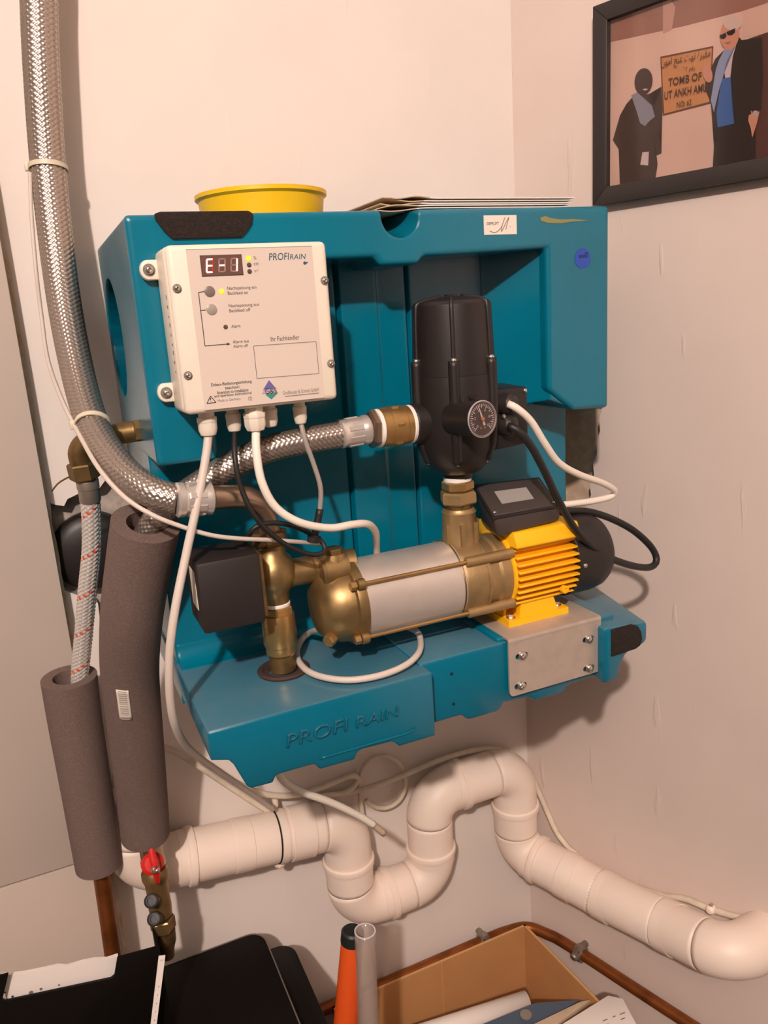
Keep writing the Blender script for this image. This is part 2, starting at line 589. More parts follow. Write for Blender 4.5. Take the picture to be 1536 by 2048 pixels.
cut = prism('cut', [W(u, z, .02) for u, z in ru], [W(u, z, -.03) for u, z in ru], None)
boolean_cut(wr, [cut])
for p in wr.data.polygons:
    d = (np.array(p.center) - W0) @ WN
    if -.06 < d < -.001 and .9 < p.center.z < 1.6:
        p.material_index = 1
structure(wr)
structure(box('floor', (-2.0, -3.9, -.1), (2.9, .1, 0.0), FLOORM))
structure(box('ceiling', (-2.0, -3.9, 3.3), (2.9, .1, 3.4), CEIL))
structure(box('wall_left', (-2.0, -3.9, 0), (-1.9, .12, 3.3), ROOM))
structure(box('wall_front', (-2.0, -3.9, 0), (2.9, -3.8, 3.3), ROOM))

# tall grey panels along the left edge, standing proud of the wall
jz = float(P(70, 1755, -.035)[2])
px_edge = float(P(97, 1005, -.035)[0])
for nm, z0, z1, lab in (('wall_panel', jz + .0015, 2.3, 'tall grey-beige panel left of the braided hoses, above the horizontal joint'),
                        ('wall_panel', .0, jz - .0015, 'lower grey-beige panel below the horizontal joint at bottom left')):
    t = thing(nm, (-.5, -.02, z0), lab, 'panel')
    box('board', (-1.25, -.035, z0), (px_edge - .003, -.001, z1), PANEL, t, .0015)
    # crusty foam seam between the board and the plaster
    vs, n = [], 60
    rr = random.Random(3)
    bm = bmesh.new()
    lp = []
    for i in range(n + 1):
        z = z0 + .005 + (z1 - z0 - .01) * i / n
        wd = .0035 + .0045 * rr.random() ** 2 * (1 if 1.2 < z < 1.65 or z < .9 else .5)
        lp.append((px_edge - .004, z)); vs.append((px_edge - .004 + wd, z))
    loop = [(x, z) for x, z in lp] + [(x, z) for x, z in vs[::-1]]
    prism_y('foam_seam', loop, -.005, -.0005, SEAM, t)

# ================================================================== TEAL CONSOLE
con = thing('wall_console', (.44, -.2, 1.03), 'large teal moulded plastic wall console carrying the pump and control box', 'console')
YF, YP, YB, YM = -.34, -.248, -.45, -.427
XL, XR = .117, .760
head = [(XL, 1.399), (XL, 1.671), (XR, 1.676), (XR, 1.399), (.697, 1.402), (.655, 1.434), (.655, 1.623), (.470, 1.618), (.463, 1.609), (.411, 1.609), (.405, 1.619), (.188, 1.619), (.188, 1.399)]
hd = prism_y('head', head, YF, -.004, TEAL, con, .009, 3)
# notch through the top of the head, rising towards the wall
n0 = np.array([.4405, -.42, 1.647]); dirn = np.array([0, 1, .235])
bm = bmesh.new()
lp = []
for k in range(25):
    a = math.pi * k / 24
    lp.append((-.0255 * math.cos(a), -.0255 * math.sin(a)))
lp = [(-.031, .13), (-.030, .022)] + lp + [(.030, .022), (.031, .13)]
e = n0 + dirn * .6
add_prism(bm, [(n0[0] + x, n0[1], n0[2] + z) for x, z in lp], [(e[0] + x, e[1], e[2] + z) for x, z in lp])
c1 = bm_obj('cut', bm, None)
# oval opening in the left side
hz, hy = float(P(240, 672, -.22)[2]), -.17
bm = bmesh.new()
def PX(px, py, x):
    d = ray(px, py)
    return CAM + d * (x - CAM[0]) / d[0]
oz0, oz1 = float(PX(215, 556, XL)[2]), float(PX(246, 792, XL)[2])
oy0, oy1 = float(PX(209, 600, XL)[1]), float(PX(254, 735, XL)[1])
lp = [(XL, (oy0 + oy1) / 2 + abs(oy1 - oy0) / 2 * math.cos(a), (oz0 + oz1) / 2 + abs(oz1 - oz0) / 2 * math.sin(a)) for a in np.linspace(0, 2 * math.pi, 48, endpoint=False)]
add_prism(bm, [(x - .03, y, z) for x, y, z in lp], [(x + .50, y, z) for x, y, z in lp])
c2 = bm_obj('cut', bm, None)
c3 = c2.copy(); c3.data = c2.data.copy(); COL.objects.link(c3)
boolean_cut(hd, [c1, c2])
# ribbed back panel with two vertical grooves
g1, g2 = .3885, .488
plan = [(XL + .002, YP), (g1 - .006, YP), (g1 - .003, YP + .014), (g1 + .001, YP - .004), (g1 + .052, YP - .004), (g1 + .055, YP - .0015), (g2 - .003, YP - .0015), (g2, YP + .014), (g2 + .005, YP), (.752, YP), (.752, -.006), (XL + .002, -.006)]
bp_ = prism('back_panel', [(x, y, 1.06) for x, y in plan], [(x, y, 1.63) for x, y in plan], TEAL, con)
boolean_cut(bp_, [c3])
prism('recess_side', [(.604, YP + .001, 1.405), (.612, YP - .003, 1.405), (.662, -.334, 1.42), (.70, -.334, 1.405), (.70, YP + .02, 1.405)],
      [(.604, YP + .001, 1.625), (.612, YP - .003, 1.625), (.662, -.334, 1.625), (.70, -.334, 1.625), (.70, YP + .02, 1.625)], TEAL, con)
def xz(pts, Y): return [tuple(P(x, y, Y)[[0, 2]]) for x, y in pts]
# base: left block, middle front and right block
basel = [(.1165, 1.083)] + xz([(458, 1521), (468, 1530), (495, 1574), (503, 1577), (546, 1566), (552, 1552), (560, 1548), (627, 1529), (632, 1530), (640, 1539), (709, 1520), (715, 1506), (724, 1499), (783, 1484), (789, 1485), (799, 1493)], YB) + [(.3965, float(P(868, 1472, YB)[2])), (.3965, 1.118), (.1165, 1.118)]
prism_y('base_left', basel, YB, -.01, DUSTY, con, .006, 2)
basem = [(.39, 1.06)] + xz([(921, 1432), (926, 1433), (937, 1441), (998, 1424), (1008, 1407), (1057, 1395), (1071, 1402), (1128, 1387), (1136, 1372), (1184, 1355)], YM) + [(.70, float(P(1200, 1352, YM)[2])), (.70, 1.121), (.39, 1.121)]
basem[0] = (.39, basem[1][1])
prism_y('base_middle', basem, YM, -.01, DUSTY, con, .005, 2)
box('bracket_plinth', (.508, YM + .004, 1.118), (.672, -.30, 1.1265), TEAL, con, .003)
baser = xz([(1207, 1371), (1238, 1361), (1243, 1328), (1254, 1308), (1276, 1297), (1295, 1284), (1296, 1240)], YB)
x0 = baser[0][0]
xr = float(P(1296, 1238, YB)[0])
baser = [(x0, baser[0][1]), (baser[1][0], baser[1][1] + .001)] + baser[2:6] + [(xr, 1.108), (x0, 1.115)]
bb = [(x0 + .035 if i in (0, 7) else x + .055, z) for i, (x, z) in enumerate(baser)]
prism('base_right', [(x, YB, z) for x, z in baser], [(x, -.16, z + .008) for x, z in bb], DUSTY, con, .006, 2)
# fillet where the panel meets the base
fl = [(YP - .026 + .026 * math.sin(t_), 1.119 + .026 * (1 - math.cos(t_))) for t_ in np.linspace(0, math.pi / 2, 9)] + [(YP + .01, 1.145), (YP + .01, 1.1), (YP - .026, 1.1)]
prism('base_fillet', [(XL + .004, y, z) for y, z in fl], [(.70, y, z) for y, z in fl], TEAL, con)
# raised lettering and rib on the base front
write('raised_lettering', 'PROFI', P(573, 1496, YB - .0010), EX, EZ, .078, .0165, DUSTY, con, shear=.15, depth=0)
write('raised_lettering', 'RAIN', P(712, 1456, YB - .0010), EX, EZ, .058, .0135, DUSTY, con, shear=.15, depth=0)
for o in [o for o in con.children if o.name.startswith('raised_lettering')]:
    sd = o.modifiers.new('s', 'SOLIDIFY'); sd.thickness = .0022; sd.offset = 0
rb = [P(640, 1517, YB - .0005), P(740, 1488, YB - .0005), P(815, 1466, YB - .0005), P(832, 1456, YB - .0005)]
tube('front_rib', rb, .0014, TEAL, con, 8)
for x, y in ((903, 1348), (907, 1408)):
    lathe('front_hole', cyl(.0022, .0006), P(x, y, YM) + np.array([0, .0001, 0]), (0, -1, 0), DARK, con, 12)
# felt pads
fp = xz([(308, 428), (320, 424), (496, 422), (505, 428), (503, 448), (494, 462), (483, 475), (345, 479), (330, 466), (310, 440)], YF)
prism_y('felt_pad', fp, YF - .0035, YF + .001, FELT, con, .0012)
tag([o for o in con.children if o.name.startswith('felt_pad')][0], 'black felt pad stuck over the top edge')
fp = xz([(1222, 1259), (1262, 1248), (1274, 1251), (1281, 1262), (1283, 1278), (1279, 1290), (1270, 1297), (1222, 1313)], YB)
prism_y('felt_pad', fp, YB - .002, YB + .001, FELT, con, .0008)
# stickers
a, b = P(968, 470, YF), P(1033, 430, YF)
st = prism_y('test_sticker', [(a[0], a[2]), (P(1033, 468, YF)[0], a[2]), (P(1033, 468, YF)[0], b[2]), (a[0], b[2])], YF - .0008, YF + .0002, STICKW, con)
tag(st, 'small white inspection sticker')
write('lettering', 'GEPRÜFT', P(973, 450, YF - .0009), EX, EZ, .0185, .0042, INK, st)
sg = [P(x, y, YF - .0011) for x, y in ((980, 462), (990, 465), (1002, 455), (1010, 434), (1004, 452), (1003, 463), (1012, 445), (1018, 434), (1013, 452), (1012, 459))]
tube('signature', sg, .0004, INKL, st, 5, .002)
p = P(1020, 453, YF - .0009)
lathe('signature', cyl(.0006, .0003), p, (0, -1, 0), INKL, st, 8)
c = P(1165, 517, YF)
st = lathe('round_sticker', cyl(.0135, .0008), c + np.array([0, .0002, 0]), (0, -1, 0), STICKB, con, 32)
tag(st, 'round dark blue sticker')
box('print_bar', (c[0] - .006, YF - .0009, c[2] + .001), (c[0] + .008, YF - .0006, c[2] + .005), STICKI, st)
box('print_bar', (c[0] + .004, YF - .0009, c[2] + .006), (c[0] + .009, YF - .0006, c[2] + .008), STICKI, st)
gl = xz([(1080, 436), (1090, 432), (1100, 436), (1120, 439), (1145, 438), (1178, 441), (1140, 444), (1120, 447), (1095, 446), (1082, 442)], YF)
prism_y('glue_smear', gl, YF - .0006, YF + .0002, GLUE, con)
# rubber grommet in the base
gx, gy = .237, -.344
lathe('grommet', [(.0185, -.002), (.032, -.002), (.0335, .001), (.031, .003), (.027, .003), (.024, .0), (.0185, .0)], (gx, gy, 1.12), (0, 0, 1), RUBBER, con, 40, ring=True)

# yellow dish on top
yc = (P(392, 402, -.17) + P(645, 392, -.17)) / 2
yr = float(np.linalg.norm(P(392, 402, -.17) - P(645, 392, -.17))) / 2
dish = thing('plastic_dish', (yc[0], -.17, 1.674), 'shallow yellow plastic dish standing on the console top', 'dish')
zt = float(yc[2]) + .004
hh = zt - 1.6745
lathe('dish_body', [(yr * .9, 0), (yr * .955, hh - .008), (yr, hh - .005), (yr * 1.0, hh), (yr * .93, hh), (yr * .9, hh - .01), (yr * .86, .003), (0, .003)], (yc[0], -.17, 1.6745), (0, 0, 1), YPLAST, dish, 64)

# folded papers lying on top of the console, across the notch
pap = thing('folded_leaflet', (.55, -.27, 1.677), 'folded stack of white papers with crumpled brown left end on the console top', 'papers')
xa, xb = float(P(722, 425, -.30)[0]), float(P(1132, 408, -.30)[0])
rr = random.Random(11)
for k in range(5):
    n = 40
    vs, fs = [], []
    zb = 1.6775 + k * .0022
    ph = rr.random() * 6
    x0, x1 = xa + rr.uniform(0, .02) + .004 * k, xb - .003 * (4 - k)
    for i in range(n + 1):
        x = x0 + (x1 - x0) * i / n
        cr = max(0, 1 - (x - x0) / .07)
        for y in (-.318 - .002 * math.sin(k * 2.1), -.13):
            z = zb + cr * (.003 * math.sin(60 * (x - x0) * (1 + .15 * k) + ph) + .002 * (k - 1.5)) + (1 - cr) * .0006 * k
            vs += [(x, y, z), (x, y, z + .0012)]
    for i in range(n):
        o_ = i * 4
        fs += [(o_, o_ + 4, o_ + 5, o_ + 1), (o_ + 2, o_ + 3, o_ + 7, o_ + 6), (o_ + 1, o_ + 5, o_ + 7, o_ + 3), (o_, o_ + 2, o_ + 6, o_ + 4)]
    fs += [(0, 1, 3, 2), (n * 4, n * 4 + 2, n * 4 + 3, n * 4 + 1)]
    o = mesh('sheet', vs, fs, [PAPER, PAPERB], pap)
    mids = [sum(vs[i][0] for i in f) / len(f) for f in fs]
    o.data.polygons.foreach_set('material_index', [1 if (m_ - x0) < .055 else 0 for m_ in mids])

# ================================================================== CONTROL BOX
YC = -.412
bx0, bx1, bz0, bz1 = .1430, .3160, 1.4610, 1.6330
cb = thing('control_box', (.23, -.37, bz0), 'ivory plastic control box with red digit display on the left of the console', 'control unit')
box('housing', (bx0, YC + .012, bz0), (bx1, YF - .001, bz1), IVORY, cb, .007, 3)
lid = box('lid', (bx0 + .0005, YC, bz0 + .0005), (bx1 - .0005, YC + .0125, bz1 - .0005), IVORY, cb, .006, 3)
def C(px, py, d=0.0): return P(px, py, YC - d)
q = [C(372, 505), C(626, 486), C(645, 792), C(410, 824)]
lx0, lx1 = float((q[0][0] + q[3][0]) / 2), float((q[1][0] + q[2][0]) / 2)
lz0, lz1 = float((q[2][2] + q[3][2]) / 2), float((q[0][2] + q[1][2]) / 2)
sheet = box('label_film', (lx0, YC - .0005, lz0), (lx1, YC + .0005, lz1), SHEET, cb)
box('label_edge', (lx0, YC - .0007, lz1 - .0004), (lx1, YC - .0004, lz1), INKL, sheet)
# display
d0, d1 = C(407, 553), C(486, 511)
dx0, dx1, dz0, dz1 = float(C(405, 553)[0]), float(C(485, 545)[0]), float((C(407, 553)[2] + C(488, 548)[2]) / 2), float((C(402, 513)[2] + C(483, 509)[2]) / 2)
disp = box('display', (dx0, YC - .0012, dz0), (dx1, YC + .0002, dz1), DISP, cb)
tag(disp, 'red seven-segment display reading E-1')
box('display_border', (dx0 - .0006, YC - .0009, dz0 - .0006), (dx1 + .0006, YC - .0001, dz1 + .0006), INK, disp)
dw = (dx1 - dx0)
def seg_box(bm, cx, cz, horiz, s):
    L, T = (.0052 * s, .0014 * s)
    hx, hz2 = (L / 2, T / 2) if horiz else (T / 2, L / 2 * 1.05)
    sk = .12
    pts = []
    for y in (YC - .0016, YC - .0010):
        pts.append([(cx - hx + sk * (cz - hz2 - dzm), y, cz - hz2), (cx + hx + sk * (cz - hz2 - dzm), y, cz - hz2), (cx + hx + sk * (cz + hz2 - dzm), y, cz + hz2), (cx - hx + sk * (cz + hz2 - dzm), y, cz + hz2)])
    add_prism(bm, pts[0], pts[1])
dzm = (dz0 + dz1) / 2
for k, on in enumerate(('adefg', 'g', 'bc')):
    cx = dx0 + dw * (.2 + .3 * k)
    pos = {'a': (0, .0063, 1), 'g': (0, 0, 1), 'd': (0, -.0063, 1), 'f': (-.0031, .0032, 0), 'b': (.0031, .0032, 0), 'e': (-.0031, -.0032, 0), 'c': (.0031, -.0032, 0)}
    for grp, nm, mm in ((on, 'lit_segment', SEGON), ([s_ for s_ in 'abcdefg' if s_ not in on], 'unlit_segment', SEGRED if k == 0 else SEGOFF)):
        bm = bmesh.new()
        for s_ in grp:
            x, z, h = pos[s_]
            seg_box(bm, cx + x, dzm + z, h, 1.12)
        bm_obj(nm, bm, mm, disp)
# LEDs, buttons
for px, py, r, mm, nm in ((497, 517, .0027, LEDY, 'led'), (498, 530, .0025, LEDD, 'led'), (499, 543, .0025, LEDD, 'led'), (443, 583, .0027, LEDY, 'led'), (451, 654, .0024, LEDD, 'led')):
    lathe(nm, [(r, 0), (r, .0005), (r * .7, .0014), (0, .0018)], C(px, py) + np.array([0, -.0003, 0]), (0, -1, 0), mm, cb, 16)
lathe('button', [(.0055, 0), (.0055, .0008), (.0045, .0014), (0, .0012)], C(419, 583) + np.array([0, -.0003, 0]), (0, -1, 0), BTN, cb, 24)
lathe('button', [(.0055, 0), (.0055, .0008), (.0045, .0014), (0, .0016)], C(423, 619) + np.array([0, -.0003, 0]), (0, -1, 0), BTNL, cb, 24)
# printed lettering
def cw(body, x0, yb, x1, hpx, m=INK, shear=0.0, bold=0.0):
    a_ = C(x0, yb, .0007); b_ = C(x1, yb - (x1 - x0) * .075, .0007)
    return write('lettering', body, a_, EX, EZ, float(b_[0] - a_[0]), hpx * .00054, m, sheet, shear, 0, bold)
cw('PROFI', 538, 521, 579, 13.5, INKB, .18, .004)
cw('RAIN', 580, 519, 612, 10, INKB, .18)
dp = C(611, 524, .0007)
for k, (ox, oz, r) in enumerate(((-.001, -.001, .0017), (.0015, -.0006, .0009))):
    lathe('print_drop', [(r, 0), (r, .0002)], dp + np.array([ox, 0, oz]), (0, -1, 0), INKB, sheet, 10)
cw('%', 507, 519, 513, 6, INKL)
cw('cm', 508, 531, 518, 5, INKL)
cw('m³', 509, 545, 517, 6, INKL)
cw('Nachspeisung ein', 455, 582, 513, 8, INK)
cw('Backfeed on', 456, 590, 496, 6.5, INK)
cw('Nachspeisung aus', 458, 617, 518, 8, INK)
cw('Backfeed off', 459, 625, 501, 6.5, INK)
cw('Alarm', 463, 656, 481, 6, INK)
cw('Alarm aus', 466, 687, 498, 6, INK)
cw('Alarm off', 467, 696, 496, 6, INK)
cw('Ihr Fachhändler', 542, 683, 599, 9, INK)
cw('Einbau-/Bedienungsanleitung', 423, 775, 504, 8, INK, 0, .01)
cw('beachten!', 451, 779, 479, 6, INK, 0, .01)
cw('Attention to installation', 434, 789, 497, 6.5, INK, 0, .01)
cw('and operation instructions!', 429, 797, 504, 7, INK, 0, .01)
cw('Made in Germany', 436, 806, 482, 7, INKL)
cw('CE', 497, 801, 504, 7, INK)
cw('Großhauser & Schmitt GmbH', 566, 790, 638, 8, INKL)
def cline(pts, wpx, m=INK, nm='print_line'):
    bm = bmesh.new()
    for (x0, y0), (x1, y1) in zip(pts, pts[1:]):
        a_, b_ = C(x0, y0, .0007), C(x1, y1, .0007)
        d_ = (b_ - a_); d_ /= np.linalg.norm(d_)
        n_ = np.cross(d_, [0, 1, 0]) * wpx * .00027
        vv = [bm.verts.new(tuple(q_)) for q_ in (a_ - n_, b_ - n_, b_ + n_, a_ + n_)]
        bm.faces.new(vv)
    return bm_obj(nm, bm, m, sheet)
cline([(409, 583), (397, 585), (410, 692), (456, 688)], 1.5)
cline([(412, 620), (401, 621)], 1.5)
bm = bmesh.new()
bm.faces.new([bm.verts.new(tuple(C(x, y, .0008))) for x, y in ((454, 685), (461, 688), (454, 691))])
bm_obj('print_arrow', bm, INK, sheet)
cline([(507, 692), (632, 683), (638, 747), (514, 757), (507, 692)], 1.2, INKL)
cline([(570, 793), (638, 786)], 1.6, INKL)
cline([(414, 807), (421, 792), (432, 805), (414, 807)], 1.5)
cw('!', 421, 804, 423, 8)
for pts, mm in (([(538, 760), (526, 780), (552, 777)], PURPLE), ([(530, 789), (556, 786), (543, 799)], LGREEN)):
    bm = bmesh.new()
    bm.faces.new([bm.verts.new(tuple(C(x, y, .0006))) for x, y in pts])
    bm_obj('logo_shape', bm, mm, sheet)
for k in range(4):
    y = 778 + k * 3
    cline([(529 - k * 1.6, y), (551 + k * 1.6, y - 2)], 1.0, PURPLE, 'logo_line')
cw('G&S', 531, 789, 554, 11.5, INK)
# lid screws, mounting lugs, glands
for px, py in ((354, 577), (649, 561), (376, 751), (662, 727)):
    lathe('screw_recess', cyl(.0045, .0008), C(px, py) + np.array([0, -.0001, 0]), (0, -1, 0), INKL, cb, 20)
    screw(C(px, py, .0006), (0, -1, 0), .0034, SCREW, cb)
for px, py in ((296, 540), (331, 786)):
    c = P(px, py, YF - .012)
    lp = [(c[0] + .008 * math.cos(a), c[2] + .0105 * math.sin(a)) for a in np.linspace(math.pi / 2, 3 * math.pi / 2, 14)]
    lp += [(c[0] + .022, c[2] - .0105), (c[0] + .022, c[2] + .0105)]
    lg = prism_y('mounting_lug', lp, YF - .012, YF - .001, IVORY, cb, .002)
    lathe('lug_recess', cyl(.0065, .0006), c + np.array([.001, -.0001, 0]), (0, -1, 0), INKL, lg, 20)
    screw(c + np.array([.001, -.0004, 0]), (0, -1, 0), .0048, SCREW, lg)
for k in range(9):
    zz_ = 1.505 + k * .0095
    box('side_mark', (bx0 - .0003, -.388 - .001 * (k % 2), zz_), (bx0 + .0002, -.3845, zz_ + .0022 + .001 * (k % 3)), INKL, cb)
glands = {}
for nm, px, r, Y in (('a', 415, .0105, -.385), ('b', 468, .0085, -.375), ('c', 511, .0125, -.392), ('d', 541, .009, -.372), ('e', 602, .0078, -.378)):
    x = float(P(px, 850, Y)[0])
    o_ = (x, Y, bz0)
    gl = lathe('cable_gland', [(r * .85, -.001), (r * .85, .006), (r * 1.05, .0065), (r * 1.05, .011), (r, .012), (r, .020), (r * .8, .026), (r * .5, .027)], o_, (0, 0, -1), IVORY, cb, 14 if r < .012 else 8, angle=25)
    glands[nm] = np.array([x, Y, bz0 - .024])

# ================================================================== CABLES FROM THE CONTROL BOX
def cable(name, pts, r, m, label, cat='cable', group=None, step=.006, seg=10):
    t = thing(name, pts[len(pts) // 2][:3], label, cat, group)
    tube('sheath', pts, r, m, t, seg, step)
    return t
g = glands
cable('thick_cable', [g['a'], P(413, 905, -.39), P(399, 985, -.40), P(372, 1110, -.41), P(350, 1220, -.42), P(339, 1310, -.42), P(340, 1395, -.41), P(352, 1455, -.39), P(380, 1500, -.34), P(440, 1545, -.24), P(500, 1585, -.13), P(545, 1618, -.07)], .0048, GREYW,
      'thick pale grey cable hanging from the leftmost gland down past the base')
cable('black_cable', [g['b'], P(470, 915, -.395), P(482, 975, -.40), P(512, 1035, -.405), P(560, 1082, -.405), P(610, 1106, -.40), P(641, 1108, -.40), P(650, 1094, -.395), P(632, 1074, -.39), P(585, 1052, -.385), P(540, 1046, -.385), P(506, 1058, -.385), P(488, 1088, -.372), P(486, 1098, -.37)], .0031, BLACKC,
      'thin black cable looping from the control box to the valve actuator')
cable('white_cable', [g['c'], P(513, 905, -.405), P(524, 965, -.41), P(552, 1015, -.41), P(600, 1045, -.41), P(660, 1056, -.40), P(705, 1049, -.39), P(735, 1048, -.375), P(751, 1064, -.345), P(753, 1092, -.315), P(754, 1120, -.30)], .0048, WHITEC,
      'white cable curving from the middle gland over to behind the pump shell')
t = cable('sensor_cable', [g['e'], P(610, 880, -.385), P(628, 930, -.385), P(641, 975, -.385), P(640, 1015, -.38), P(634, 1050, -.38), P(628, 1080, -.385)], .003, GREYT,
          'thin grey sensor cable hanging from the rightmost gland into a black sleeve')
tube('black_sleeve', [P(640, 1018, -.381), P(634, 1050, -.381), P(628, 1078, -.386)], .0044, BLACKC, t, 10)
bm = bmesh.new()
add_lathe(bm, cyl(.009, .007, .001), P(628, 1084, -.39), (.2, 0, 1), 10)
bm_obj('clamp_ring', bm, BLACKC, t, angle=30)

# ================================================================== THREE WAY VALVE
GX, GY = gx, gy
val = thing('motor_valve', (GX, GY, 1.12), 'brass three-way valve with black actuator standing in the base grommet', 'valve')
def vl(nm, prof, z, m, seg=32, par=val): return lathe(nm, prof, (GX, GY, z), (0, 0, 1), m, par, seg)
vl('foot_pipe', [(.0175, 0), (.0165, .006), (.0165, .026)], 1.121, BRASSD)
vl('check_valve', [(.0165, 0), (.0195, .004), (.0195, .012), (.0205, .014), (.0215, .016), (.0215, .052), (.0205, .056), (.0185, .057)], 1.141, BRASSN, 40)
hexnut('hex_collar', (GX, GY, 1.196), (0, 0, 1), .0205, .012, BRASSN, val, .3)
vl('sealing_tape', cyl(.0172, .005, .001), 1.207, TAPE)
bm = bmesh.new()
add_lathe(bm, [(.016, 0), (.0165, .008), (.0175, .015), (.0235, .022), (.0285, .034), (.0285, .046), (.0235, .058), (.018, .064), (.0165, .072), (.0165, .078)], (GX, GY, 1.211), (0, 0, 1), 36)
add_lathe(bm, [(.02, .0), (.0185, .012), (.0175, .022), (.0175, .048), (.0195, .05), (.0195, .062)], (GX, GY, 1.246), (1, -.05, 0), 32)
bm_obj('valve_body', bm, BRASS, val, angle=40)
lathe('sealing_tape', cyl(.0178, .004, .0008), (GX + .0505, GY - .0025, 1.246), (1, -.05, 0), TAPE, val, 28)
lathe('cross_pipe', [(.0165, 0), (.0165, .03), (.019, .032), (.019, .05)], (GX + .055, GY - .003, 1.246), (1, -.16, 0), BRASS, val, 28)
hexnut('union_nut', (GX, GY, 1.287), (0, 0, 1), .023, .017, BRASSD, val, .1)
# actuator
A = [P(394, 1131, -.405), P(513, 1104, -.405), P(407, 1272, -.405)]
ax0, ax1 = float((A[0][0] + A[2][0]) / 2), float(A[1][0]) + .003
az0, az1 = float(A[2][2]), float((A[0][2] + A[1][2]) / 2)
act = box('actuator', (ax0, -.405, az0), (ax1, -.332, az1), ACTU, val, .004)
tag(act, 'black rectangular actuator block')
box('actuator_plate', (ax1 - .001, -.40, az0 + .006), (ax1 + .004, -.345, az1 - .004), BRASSD, val)
box('actuator_sticker', (ax0 - .0006, -.388, az0 + .025), (ax0 + .0004, -.358, az1 - .014), STICKW, act)
lathe('cable_grommet', [(.009, -.001), (.009, .002), (.006, .004)], (float(P(486, 1098, -.37)[0]), -.37, az1), (0, 0, 1), BLACKC, act, 18)

# ================================================================== PUMP
pmp = thing('booster_pump', (.48, -.36, 1.127), 'horizontal pump with stainless shell, brass ends and yellow finned motor', 'pump')
AY, AZ = -.36, 1.199
AXV = (1, 0, 0)
xs0 = float(P(697, 1106, AY)[0]); xs1 = float(P(893, 1066, AY)[0])
RS = .0525
def pl(nm, prof, x, m, seg=56, par=pmp): return lathe(nm, prof, (x, AY, AZ), AXV, m, par, seg)
pl('shell', [(RS, 0), (RS, xs1 - xs0)], xs0, STEEL, 72)
pl('shell_band', [(RS + .0008, 0), (RS + .0014, .001), (RS + .0008, .002)], xs1 - .004, BRASSD, 72)
# suction head (left bowl)
bm = bmesh.new()
add_lathe(bm, [(0, -.052), (.022, -.052), (.034, -.049), (.043, -.040), (.049, -.026), (.051, -.012), (.0545, -.010), (.0555, -.006), (.0555, .002), (.052, .003)], (xs0, AY, AZ), AXV, 56)
for a in (38, 142, 218, 322):            # lugs for the tie rods
    a = math.radians(a)
    y, z = AY + .057 * math.cos(a), AZ + .057 * math.sin(a)
    add_lathe(bm, cyl(.0075, .010, .001), (xs0 - .009, y, z), AXV, 16)
# inlet neck on the upper left
add_lathe(bm, [(.0215, 0), (.0215, .03), (.018, .034)], (xs0 - .008, AY - .005, 1.246), (-1, .0, 0), 28)
add_lathe(bm, [(.016, 0), (.019, .012), (.021, .03)], (xs0 - .022, AY - .004, 1.268), (0, 0, -1), 20)
sh_ = bm_obj('suction_head', bm, BRASS, pmp, angle=40)
hexnut('priming_plug', (xs0 - .022, AY - .004, 1.266), (0, 0, 1), .013, .008, BRASSD, pmp)
hexnut('drain_plug', (xs0 - .040, AY - .028, AZ - .032), (-.75, -.55, -.1), .0085, .012, BRASSN, pmp)
# discharge body
xd0, xd1 = xs1, float(P(985, 1085, AY)[0])
bm = bmesh.new()
Ld = xd1 - xd0
add_lathe(bm, [(.0535, 0), (.0545, .002), (.0545, Ld * .45), (.050, Ld * .5), (.049, Ld * .75), (.052, Ld * .8), (.052, Ld)], (xd0, AY, AZ), AXV, 56)
add_lathe(bm, [(.056, 0), (.056, .004)], (xd0 + Ld * .45, AY, AZ), AXV, 56)
for a in (38, 142, 218, 322):
    a = math.radians(a)
    y, z = AY + .057 * math.cos(a), AZ + .057 * math.sin(a)
    add_lathe(bm, cyl(.0068, Ld + .001, .001), (xd0 + .002, y, z), AXV, 16)
dx_, dy_ = .4935, AY
add_lathe(bm, [(.026, 0), (.0245, .010), (.0225, .052), (.0235, .055), (.0215, .057), (.0205, .06)], (dx_, dy_, 1.236), (0, 0, 1), 36)
for a in (200, 250, 300, 350):
    a = math.radians(a)
    add_hexa(bm, boxpts((dx_ + .0235 * math.cos(a) - .003, dy_ + .0235 * math.sin(a) - .003, 1.245), (dx_ + .0235 * math.cos(a) + .003, dy_ + .0235 * math.sin(a) + .003, 1.278)))
bm_obj('discharge_body', bm, BRASSC, pmp, angle=40)
for a in (38, 142, 218, 322):
    a = math.radians(a)
    y, z = AY + .057 * math.cos(a), AZ + .057 * math.sin(a)
    rod = lathe('tie_rod', cyl(.0026, xd0 - xs0 + .02), (xs0 - .012, y, z), AXV, BRASSN, pmp, 12)
    hexnut('tie_rod_nut', (xs0 - .018, y, z), AXV, .0062, .008, BRASSN, pmp)
# motor
xm0 = xd1; xm1 = float(P(1156, 1110, -.41)[0])
mot = pl('motor_core', [(.051, 0), (.051, .006), (.045, .008), (.045, xm1 - xm0)], xm0, YELLOW)
pl('motor_flange', [(.054, 0), (.0555, .001), (.0555, .004), (.053, .005)], xm0, YELLOW)
for k in range(9):
    z = AZ - .040 + k * .0095
    hw = math.sqrt(max(.0575 ** 2 - (z - AZ) ** 2, .02 ** 2))
    hw = max(hw, .032)
    box('cooling_fin', (xm0 + .006, AY - hw, z - .0017), (xm1 + .001, AY + hw, z + .0017), YELLOW, pmp, .0008, 1)
sh = [(-.052, AZ + .040), (-.055, AZ + .043), (-.047, AZ + .062), (.047, AZ + .062), (.055, AZ + .040)]
prism('motor_shoulder', [(xm0 + .004, AY + y, z) for y, z in sh], [(xm1 + .002, AY + y, z) for y, z in sh], YELLOW, pmp, .002)
